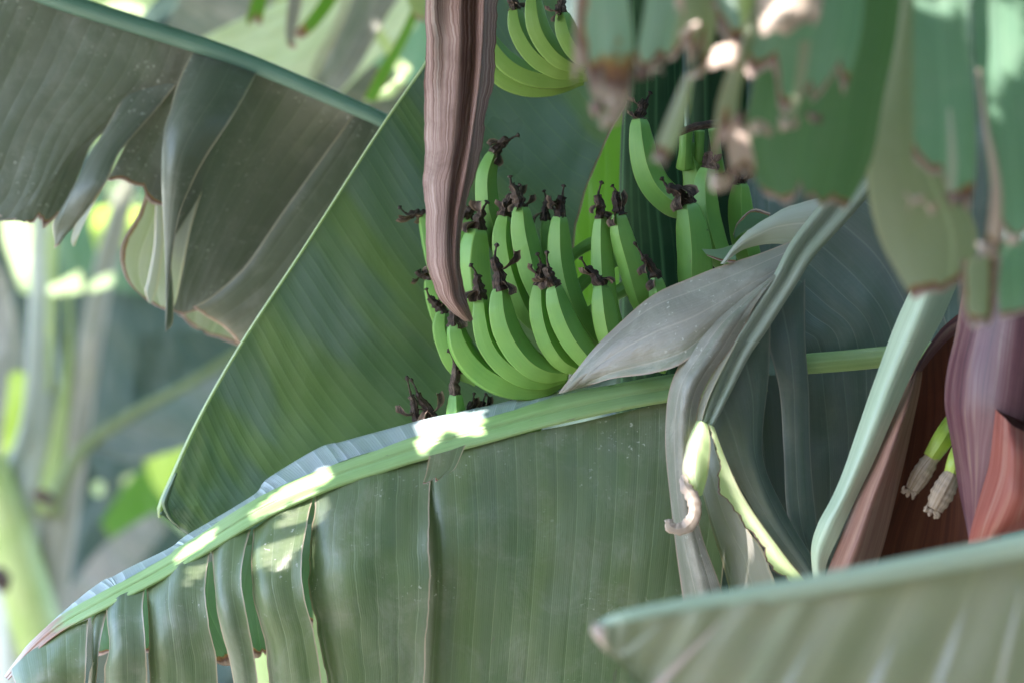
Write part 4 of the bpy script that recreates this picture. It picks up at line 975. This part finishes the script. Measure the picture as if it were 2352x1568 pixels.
# ------------------------------------------------------------------ banana plants farther off
FAR = 1.3
GBACK = "banana plants farther off"
t = thing("banana_plant", "out-of-focus banana plant with a pale waxy stem and yellow-green leaf stalks", "banana plant", W((100, 3400), 7.2), GBACK)
D = 7.2
part("trunk", tube([(70, 4600, D, 150), (50, 2600, D, 140), (30, 1700, D, 120), (30, 1400, D, 95), (60, 1150, D, 70), (95, 1000, D, 55), (98, 860, D, 40), (94, 700, D, 27), (90, 540, D, 22), (86, 400, D, 18), (80, 200, D, 14)], n=60, ridges=7, ridge_amp=.4), M['stalk_pale'], t)
part("leaf_stalk", tube([(70, 1600, D - .02, 50), (120, 1300, D - .02, 45), (160, 1080, D - .02, 36), (185, 940, D - .02, 30), (212, 766, D - .02, 28), (245, 600, D, 26), (300, 400, D, 22)], n=40), M['stalk_grey'], t)
part("leaf_stalk", tube([(126, 400, D - .05, 10), (120, 560, D - .05, 13), (118, 720, D - .06, 10), (112, 900, D - .05, 5)], n=30), M['stalk_green'], t)
part("leaf_blade", patch([[(215, 480), (270, 470), (330, 480)], [(210, 530), (275, 520), (345, 540)], [(225, 590), (280, 570), (330, 590)]], 7.4, seed=157), M['lime'], t)
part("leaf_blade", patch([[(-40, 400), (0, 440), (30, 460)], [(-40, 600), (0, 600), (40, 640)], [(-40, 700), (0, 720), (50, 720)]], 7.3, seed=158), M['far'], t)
part("leaf_stalk", tube([(100, 1500, D - .06, 60), (30, 1250, D - .06, 55), (-40, 1000, D - .06, 40), (-120, 700, D - .06, 30)], n=40), M['stalk_green'], t)
part("leaf_stalk", tube([(110, 1180, D - .1, 20), (184, 1040, D - .1, 15), (300, 952, D - .1, 12), (420, 888, D - .1, 10), (545, 811, D - .1, 9), (700, 724, D - .1, 8)], n=40), M['stalk_dim'], t)
part("leaf_stalk", tube([(110, 1180, D - .04, 34), (150, 900, D - .03, 14), (160, 760, D - .02, 9), (155, 660, D, 7)], n=30), M['stalk_green'], t)
part("dry_bract", tube([(76, 1130, D - .16, 6), (100, 1140, D - .17, 17), (128, 1150, D - .16, 5)], n=12, seg=10), M['flower'], t)
part("dry_bract", tube([(-5, 1300, D - .2, 8), (4, 1330, D - .2, 22), (10, 1360, D - .2, 8)], n=12, seg=10), M['flower'], t)
part("leaf_blade", patch([[(-120, 300), (100, 320), (300, 300), (520, 280)], [(-120, 700), (100, 720), (300, 700), (520, 700)], [(-120, 1100), (100, 1120), (300, 1100), (520, 1100)], [(-120, 1700), (100, 1700), (300, 1700), (520, 1700)]], 8.9, seed=149, wob=.03, step=.02), M['far'], t)
part("leaf_blade", patch([[(0, 430), (40, 430), (80, 440)], [(2, 520), (40, 530), (75, 540)], [(20, 600), (45, 610), (70, 620)], [(48, 672), (60, 676), (72, 672)]], 7.05, seed=150), M['cream'], t)
part("leaf_blade", patch([[(-60, 560), (-10, 600), (20, 640)], [(-60, 760), (0, 760), (45, 780)], [(-60, 940), (-10, 940), (40, 930)], [(-60, 1080), (-20, 1060), (20, 1000)]], 7.1, seed=151), M['mauve'], t)
part("leaf_blade", patch([[(110, 655), (130, 650), (185, 620)], [(108, 668), (140, 664), (190, 650)], [(112, 680), (150, 678), (192, 672)]], 7.0, seed=152), M['cream'], t)  # pale piece painting a sunlit spot
part("leaf_blade", patch([[(200, 655), (230, 635), (262, 626)], [(198, 665), (232, 655), (264, 640)], [(204, 672), (235, 666), (258, 655)]], 7.0, seed=153), M['cream'], t)  # another sunlit spot painted as a pale piece
part("leaf_blade", patch([[(20, 860), (40, 850), (60, 860)], [(10, 960), (30, 950), (50, 950)], [(0, 1050), (14, 1040), (30, 1030)]], 6.98, seed=154), M['lime'], t)
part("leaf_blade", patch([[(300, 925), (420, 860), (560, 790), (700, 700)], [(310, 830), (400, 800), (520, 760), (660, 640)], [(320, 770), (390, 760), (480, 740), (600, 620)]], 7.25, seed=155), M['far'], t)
part("leaf_blade", patch([[(200, 1030), (320, 960), (440, 890), (600, 800)], [(300, 1060), (400, 1000), (500, 960), (620, 920)], [(380, 1040), (450, 1020), (520, 1010), (640, 1000)]], 7.2, seed=156), M['teal'], t)

t = thing("banana_plant", "out-of-focus tangle of broad pale and dark leaves behind the leafy plant's stem", "banana plant", W((300, 3400), 8.2), GBACK)
part("trunk", tube([(420, 4400, 8.4, 140), (400, 2400, 8.4, 120), (380, 1500, 8.4, 90), (330, 900, 8.4, 60), (250, 300, 8.4, 40)], n=40), M['stalk_green'], t)
part("leaf_blade", patch([[(80, 1470), (140, 1380), (240, 1250), (360, 1170)], [(110, 1480), (180, 1400), (270, 1290), (372, 1190)], [(150, 1500), (220, 1420), (310, 1310), (384, 1215)]], 7.6, seed=160, arch=.02), M['mauve'], t)
part("leaf_blade", patch([[(180, 1470), (260, 1380), (360, 1300), (480, 1240)], [(220, 1560), (320, 1450), (440, 1380), (560, 1300)], [(260, 1640), (400, 1560), (560, 1480), (680, 1400)]], 7.7, seed=161), M['under'], t)
part("leaf_blade", patch([[(220, 1330), (290, 1240), (380, 1190)], [(260, 1360), (330, 1290), (430, 1230)], [(320, 1400), (400, 1330), (480, 1280)]], 7.9, seed=162), M['far'], t)
part("leaf_blade", patch([[(230, 1200), (300, 1100), (420, 1010), (560, 900)], [(260, 1240), (330, 1160), (440, 1090), (560, 1000)], [(300, 1270), (370, 1210), (460, 1160), (540, 1100)]], 8.1, seed=163), M['back'], t)
part("leaf_blade", patch([[(330, 1060), (390, 1020), (470, 1000)], [(350, 1110), (400, 1090), (480, 1060)], [(380, 1150), (420, 1140), (470, 1120)]], 7.95, seed=164), M['lime'], t)
part("leaf_blade", patch([[(213, 1110), (225, 1104), (238, 1108)], [(212, 1124), (225, 1122), (238, 1124)], [(216, 1136), (225, 1138), (236, 1134)]], 7.9, seed=165), M['cream'], t)
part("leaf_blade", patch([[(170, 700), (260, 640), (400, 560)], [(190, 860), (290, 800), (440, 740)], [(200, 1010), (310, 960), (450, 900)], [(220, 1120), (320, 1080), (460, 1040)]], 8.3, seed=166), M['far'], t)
part("leaf_blade", patch([[(100, 400), (240, 400), (420, 400)], [(120, 520), (240, 540), (400, 560)], [(140, 640), (230, 660), (360, 680)]], 8.2, seed=167), M['near_deep'], t)
part("leaf_blade", patch([[(235, 420), (265, 415), (300, 425)], [(245, 450), (280, 450), (326, 460)], [(252, 484), (285, 478), (325, 470)]], 7.5, seed=168, burn_side=(.01, 0)), M['cream'], t)

FAR = 1.08
t = thing("banana_plant", "out-of-focus grey-striped leaves with burnt ends above the teal midrib", "banana plant", W((700, 3800), 7.0), GBACK)
part("trunk", tube([(700, 4600, 7.6, 150), (690, 2600, 7.6, 130), (680, 1300, 7.6, 100), (660, 500, 7.6, 70), (660, -200, 7.6, 45)], n=40), M['stalk_green'], t)
part("leaf_blade", patch([[(560, 280), (500, 170), (460, 90)], [(640, 280), (600, 150), (540, 50)], [(740, 250), (700, 110), (620, 15)], [(840, 160), (800, 50), (720, -30)], [(960, 60), (920, -30), (820, -90)]], 6.9, seed=170, wob=.006, pleat=.002, lam=.03), M['pale_leaf'], t)
part("leaf_blade", patch([[(300, 200), (400, 20), (440, -80)], [(420, 240), (480, 80), (560, -60)], [(520, 300), (560, 140), (640, -20)]], 7.3, seed=171), M['mauve'], t)
part("leaf_blade", patch([[(140, -60), (280, -60), (420, -60)], [(180, 20), (280, 20), (350, 10)], [(200, 80), (270, 80), (320, 50)]], 6.8, seed=172), M['cream'], t)
part("leaf_blade", patch([[(620, 300), (700, 200), (800, 120)], [(700, 330), (780, 230), (880, 160)], [(800, 360), (880, 280), (980, 220)]], 7.1, seed=173), M['under'], t)
part("torn_strip", patch([[(830, -60, 6.6), (900, -60, 6.6), (960, -60, 6.6)], [(800, 20), (850, 20), (900, 20)], [(770, 90), (812, 95), (858, 95)], [(738, 150), (776, 165), (816, 170)], [(706, 180), (744, 200), (778, 215)]], 6.6, seed=174, wob=.003), M['mauve'], t)
part("torn_strip", patch([[(800, -40), (820, -40)], [(768, 50), (784, 54)], [(730, 120), (752, 128)], [(708, 172), (724, 186)]], 6.55, seed=175), M['under_pale'], t)
part("torn_strip", patch([[(846, 70), (870, 58)], [(866, 92), (886, 80)], [(888, 128), (906, 112)]], 6.62, seed=176), M['cream'], t)  # sunlit part of the strips, painted as a pale piece
part("torn_strip", patch([[(896, 150), (920, 135)], [(912, 172), (944, 156)], [(880, 205), (930, 190)], [(830, 235), (900, 225)]], 6.7, seed=177), M['cream'], t)  # second sunlit part, its light put into the pale colour
part("torn_strip", patch([[(950, 10), (968, 20)], [(912, 90), (932, 100)], [(870, 160), (896, 172)], [(836, 226), (862, 236)]], 6.4, seed=178), M['back'], t)
part("torn_strip", patch([[(925, -40), (985, -40)], [(938, 10), (980, 14)], [(955, 45), (980, 50)]], 6.3, seed=179, burn_end=.03), M['stalk_green'], t)
part("torn_strip", patch([[(590, -40), (620, -40)], [(576, 10), (612, 10)], [(566, 50), (602, 50)], [(572, 64), (604, 62)]], 6.35, seed=180, burn_end=.03, rag=.3), M['back'], t)
part("torn_strip", patch([[(668, -40), (700, -40)], [(660, 20), (690, 25)], [(656, 80), (676, 85)], [(664, 112), (682, 112)]], 6.35, seed=181, burn_end=.018), M['mauve'], t)
part("torn_strip", patch([[(760, -40), (800, -40)], [(722, 20), (752, 34)], [(690, 60), (716, 74)], [(664, 78), (690, 92)]], 6.4, seed=182, burn_end=.05), M['back'], t)
part("leaf_blade", patch([[(850, -60), (950, -60), (1060, -60)], [(840, 60), (950, 80), (1060, 80)], [(820, 200), (940, 220), (1060, 220)], [(800, 340), (930, 350), (1060, 350)]], 7.4, seed=183), M['near'], t)

FAR = 1.0
# far mass of banana foliage
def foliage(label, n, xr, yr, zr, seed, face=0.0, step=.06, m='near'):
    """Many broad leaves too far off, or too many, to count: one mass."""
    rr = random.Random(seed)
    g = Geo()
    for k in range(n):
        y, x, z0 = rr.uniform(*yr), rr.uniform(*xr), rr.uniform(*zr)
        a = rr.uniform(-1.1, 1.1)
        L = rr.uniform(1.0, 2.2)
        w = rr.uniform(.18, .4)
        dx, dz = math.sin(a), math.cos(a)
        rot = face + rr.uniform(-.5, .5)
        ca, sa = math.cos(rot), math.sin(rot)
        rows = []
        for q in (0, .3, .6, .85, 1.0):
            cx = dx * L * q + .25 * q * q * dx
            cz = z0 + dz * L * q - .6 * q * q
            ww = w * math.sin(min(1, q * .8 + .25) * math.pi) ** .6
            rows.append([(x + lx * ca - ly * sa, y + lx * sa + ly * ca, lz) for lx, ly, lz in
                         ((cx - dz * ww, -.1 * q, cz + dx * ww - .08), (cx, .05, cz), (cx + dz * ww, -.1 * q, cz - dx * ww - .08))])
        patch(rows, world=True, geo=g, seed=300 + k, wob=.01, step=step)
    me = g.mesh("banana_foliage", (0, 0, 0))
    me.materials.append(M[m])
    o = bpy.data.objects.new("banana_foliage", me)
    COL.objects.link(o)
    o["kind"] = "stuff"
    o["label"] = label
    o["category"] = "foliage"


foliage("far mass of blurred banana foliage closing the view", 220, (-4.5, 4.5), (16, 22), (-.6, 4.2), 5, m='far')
foliage("unseen dense banana foliage added behind the camera to block frontal light", 300, (-9, 6), (-3.4, -2.2), (-.6, 3.4), 6, m='far')  # unseen foliage added to cut light from the camera side
foliage("unseen dense banana foliage added beyond the blossom to block side light", 110, (1.9, 2.8), (-2.0, 7.0), (-.6, 3.2), 7, face=math.pi / 2, m='far')  # unseen foliage added to cut light from beyond the blossom

# ------------------------------------------------------------------ unseen hanging leaves added at the side to shade the fruit from there
for i, (x, y, z) in enumerate([(1.15, 3.6, 2.9), (1.35, 4.2, 2.95), (1.3, 4.8, 2.9), (1.2, 5.4, 2.95)]):
    t = thing("banana_leaf", "unseen tall drooping banana leaf added beside the blossom to block side light", "leaf", (x, y, z), "unseen banana leaves added for side shade")
    rows = [[(x + .1 * k, y - w, z - .42 * k), (x + .1 * k + .04, y, z - .42 * k + .05), (x + .1 * k, y + w, z - .42 * k)] for k, w in enumerate((.12, .28, .34, .32, .24, .08))]
    part("blade", patch(rows, world=True, seed=500 + i, wob=.012, step=.02), M['canopy'], t)
    part("midrib", tube([(x + .1 * k + .05, y, z - .42 * k + .05, .013 - .002 * k) for k in range(6)], px=False, n=30, seg=10), M['rib_pale'], t)

# ------------------------------------------------------------------ unseen overhead leaves, with gaps cut where sun patches should fall
SUNNY = [   # outlines, in photo pixels, of wanted sun patches, each given a gap cut overhead
    [(958, 978), (972, 950), (1108, 944), (1112, 1000), (1045, 1030), (965, 1045)],
    [(575, 1180), (640, 1125), (757, 1066), (752, 1112), (660, 1160), (580, 1205)],
    [(402, 1285), (425, 1255), (496, 1210), (490, 1235), (410, 1296)],
    ('half', [(572, 1215), (660, 1165), (752, 1120), (730, 1235), (700, 1285), (640, 1315), (580, 1300)]),
    ('half', [(425, 1300), (492, 1255), (480, 1340), (430, 1350)]),
    [(1584, 1012), (1604, 975), (1620, 980), (1628, 1020), (1622, 1090), (1606, 1130), (1578, 1100), (1570, 1075)],
    [(1580, 1115), (1598, 1150), (1602, 1178), (1588, 1212), (1556, 1222), (1536, 1210), (1560, 1200), (1582, 1185)],
    [(1630, 985), (1642, 985), (1660, 1040), (1694, 1115), (1732, 1180), (1770, 1236), (1848, 1330), (1815, 1340), (1770, 1300), (1725, 1240), (1690, 1185), (1660, 1130), (1640, 1060)],
    [(1735, 2), (1890, 2), (1885, 60), (1840, 90), (1770, 90), (1735, 60)],
    [(1620, 130), (1690, 100), (1700, 150), (1690, 172), (1630, 175)],
    [(1668, 2), (1740, 2), (1710, 75)],
    [(2232, 2), (2350, 2), (2350, 150), (2290, 190), (2248, 170)],
    [(2100, 2), (2225, 2), (2218, 30), (2150, 30)],
    [(2, 470), (70, 480), (76, 670), (52, 668), (4, 540)],
    [(108, 645), (185, 615), (192, 672), (112, 680)],
    [(200, 650), (262, 626), (262, 650), (204, 672)],
    [(240, 420), (300, 420), (326, 462), (300, 480), (255, 484)],
    [(845, 70), (868, 56), (910, 115), (890, 128)],
    [(896, 150), (920, 135), (945, 156), (912, 190), (850, 235), (840, 225)],
    [(210, 2), (340, 2), (330, 30), (250, 25)],
]


def inside(px, py, poly):
    ok = np.zeros(px.shape, bool)
    j = len(poly) - 1
    for i in range(len(poly)):
        xi, yi = poly[i]
        xj, yj = poly[j]
        cond = ((yi > py) != (yj > py)) & (px < (xj - xi) * (py - yi) / (yj - yi + 1e-9) + xi)
        ok ^= cond
        j = i
    return ok


bpy.context.view_layer.update()
DG = bpy.context.evaluated_depsgraph_get()
ZREF = 2.6
GAPS = []
for poly in SUNNY:
    half = poly[0] == 'half'
    poly = poly[1] if half else poly
    mid_ = (sum(p[0] for p in poly) / len(poly), sum(p[1] for p in poly) / len(poly))
    rays, ys = [], []
    for x, y in poly:
        for kk in (.55, 1.01):
            x2, y2 = mid_[0] + (x - mid_[0]) * kk, mid_[1] + (y - mid_[1]) * kk
            dr = Vector(((x2 - 1176) * KPX, 1.0, -(y2 - 784) * KPX))
            ok, loc, *_r = S.ray_cast(DG, Vector((0, 0, CAM_Z)), dr.normalized())
            if ok and kk < 1:
                ys.append(loc.y)
            if kk > 1:
                rays.append((dr, loc.y if ok else 0))
    ym = sorted(ys)[len(ys) // 2]
    q = []
    for dr, y in rays:
        y = y if abs(y - ym) < .05 * max(1, ym / 4) else ym
        h = Vector((0, 0, CAM_Z)) + dr * y
        k = (ZREF - h.z) / TO_SUN.z
        q.append((h.x + k * TO_SUN.x, h.y + k * TO_SUN.y))
    GAPS.append((q, half))


def torn(C):
    """False for the pieces of an overhead leaf that are cut away to place the sun patches."""
    keep = np.ones(C.shape[:2], bool)
    k = (C[:, :, 2] - ZREF) / TO_SUN.z
    px = C[:, :, 0] - k * TO_SUN.x
    py = C[:, :, 1] - k * TO_SUN.y
    for q, half in GAPS:
        keep &= ~inside(px, py, q)
    return keep


# narrow shreds added across two of the gaps to dim the sun there
t = thing("sun_dimmer", "fine parallel shreds added overhead across gaps to dim the sun", "leaf shreds", (-.7, 4.1, ZREF), "banana leaves shading the bunch from above")
g = Geo()
for q, half in GAPS:
    if half:
        ax, bx = min(p[0] for p in q) - .02, max(p[0] for p in q) + .02
        ay, by = min(p[1] for p in q) - .02, max(p[1] for p in q) + .02
        for k in range(int((by - ay) / .011)):
            y = ay + k * .011
            patch([[(ax, y, ZREF), (ax, y + .006, ZREF + .001)], [((ax + bx) / 2, y + .001, ZREF - .003), ((ax + bx) / 2, y + .007, ZREF - .002)], [(bx, y, ZREF), (bx, y + .006, ZREF + .001)]], world=True, geo=g, seed=k, wob=0, step=.02)
part("slats", g, M['canopy'], t)


def overhead(i, x0, yc, zc, ln, lw, tilt, group):
    far = group.endswith("far plants")
    t = thing("banana_leaf", "unseen ragged banana leaf placed overhead to shade the " + ("far blurred plants" if far else "fruit and the drooping leaf"), "leaf", (x0, yc, zc), group)
    rows, rib = [], []
    for k in range(7):
        s = k / 6
        x = x0 + ln * s
        z = zc + .16 * math.sin(s * math.pi) - .05
        y = yc + tilt * (s - .5) * 2
        wv = lw * (math.sin(min(1, s * 1.1 + .22) * math.pi) ** .45 if s < .72 else max(.25, 1 - ((s - .72) / .42) ** 2))
        rib.append((x, y, z, .008 * (1.1 - .8 * s)))
        rows.append([(x, y - wv, z - .10), (x, y - wv * .5, z - .02), (x, y, z), (x, y + wv * .5, z - .02), (x, y + wv, z - .10)])
    part("blade", patch(rows, world=True, seed=400 + i, wob=.008, wobf=(2, 2), step=.0075, nmax=440, drop=torn), M['canopy'], t)
    part("midrib", tube([(x, y, z - r * .9, r) for x, y, z, r in rib], px=False, n=40, seg=10), M['rib_pale'], t)


for i, (yc, zc, ln, x0, tilt) in enumerate([(-.9, 3.0, 4.4, -2.2, .05), (-.2, 2.9, 4.4, -2.2, -.05), (.5, 3.0, 4.2, -2.1, .05), (1.2, 2.9, 4.0, -1.9, -.05), (1.85, 2.75, 3.4, -1.6, .05), (2.55, 2.58, 2.8, -1.25, .05), (3.04, 2.50, 2.9, -1.3, -.06), (3.75, 2.62, 3.0, -1.35, .04), (4.24, 2.53, 3.0, -1.4, -.04),  # rows nearest the camera are added to shade the ground there
                                            (4.95, 2.65, 3.0, -1.4, .05), (5.55, 2.57, 2.9, -1.35, -.05), (6.15, 2.70, 2.8, -1.3, .04), (6.75, 2.85, 3.2, -1.7, .04), (7.35, 2.95, 3.4, -1.9, -.04), (7.95, 2.9, 3.6, -2.1, .04), (8.5, 3.1, 3.8, -2.4, .04)]):  # last rows are added to keep sun off the leaves behind
    overhead(i, x0, yc, zc, ln, .47, tilt, "banana leaves shading the bunch from above")
for i, (yc, zc, ln, x0, tilt) in enumerate([(9.2, 3.5, 4.6, -3.9, .2), (10.0, 3.6, 4.8, -4.0, -.2), (10.9, 3.5, 4.8, -4.2, .2), (11.8, 3.7, 5.0, -4.3, -.1), (12.7, 3.6, 5.0, -4.4, .2), (13.6, 3.7, 5.0, -4.4, -.2), (14.5, 3.6, 5.0, -4.4, .1)]):  # unseen rows added to darken the far plants
    overhead(20 + i, x0, yc, zc, ln, .5, tilt, "banana leaves shading the far plants")
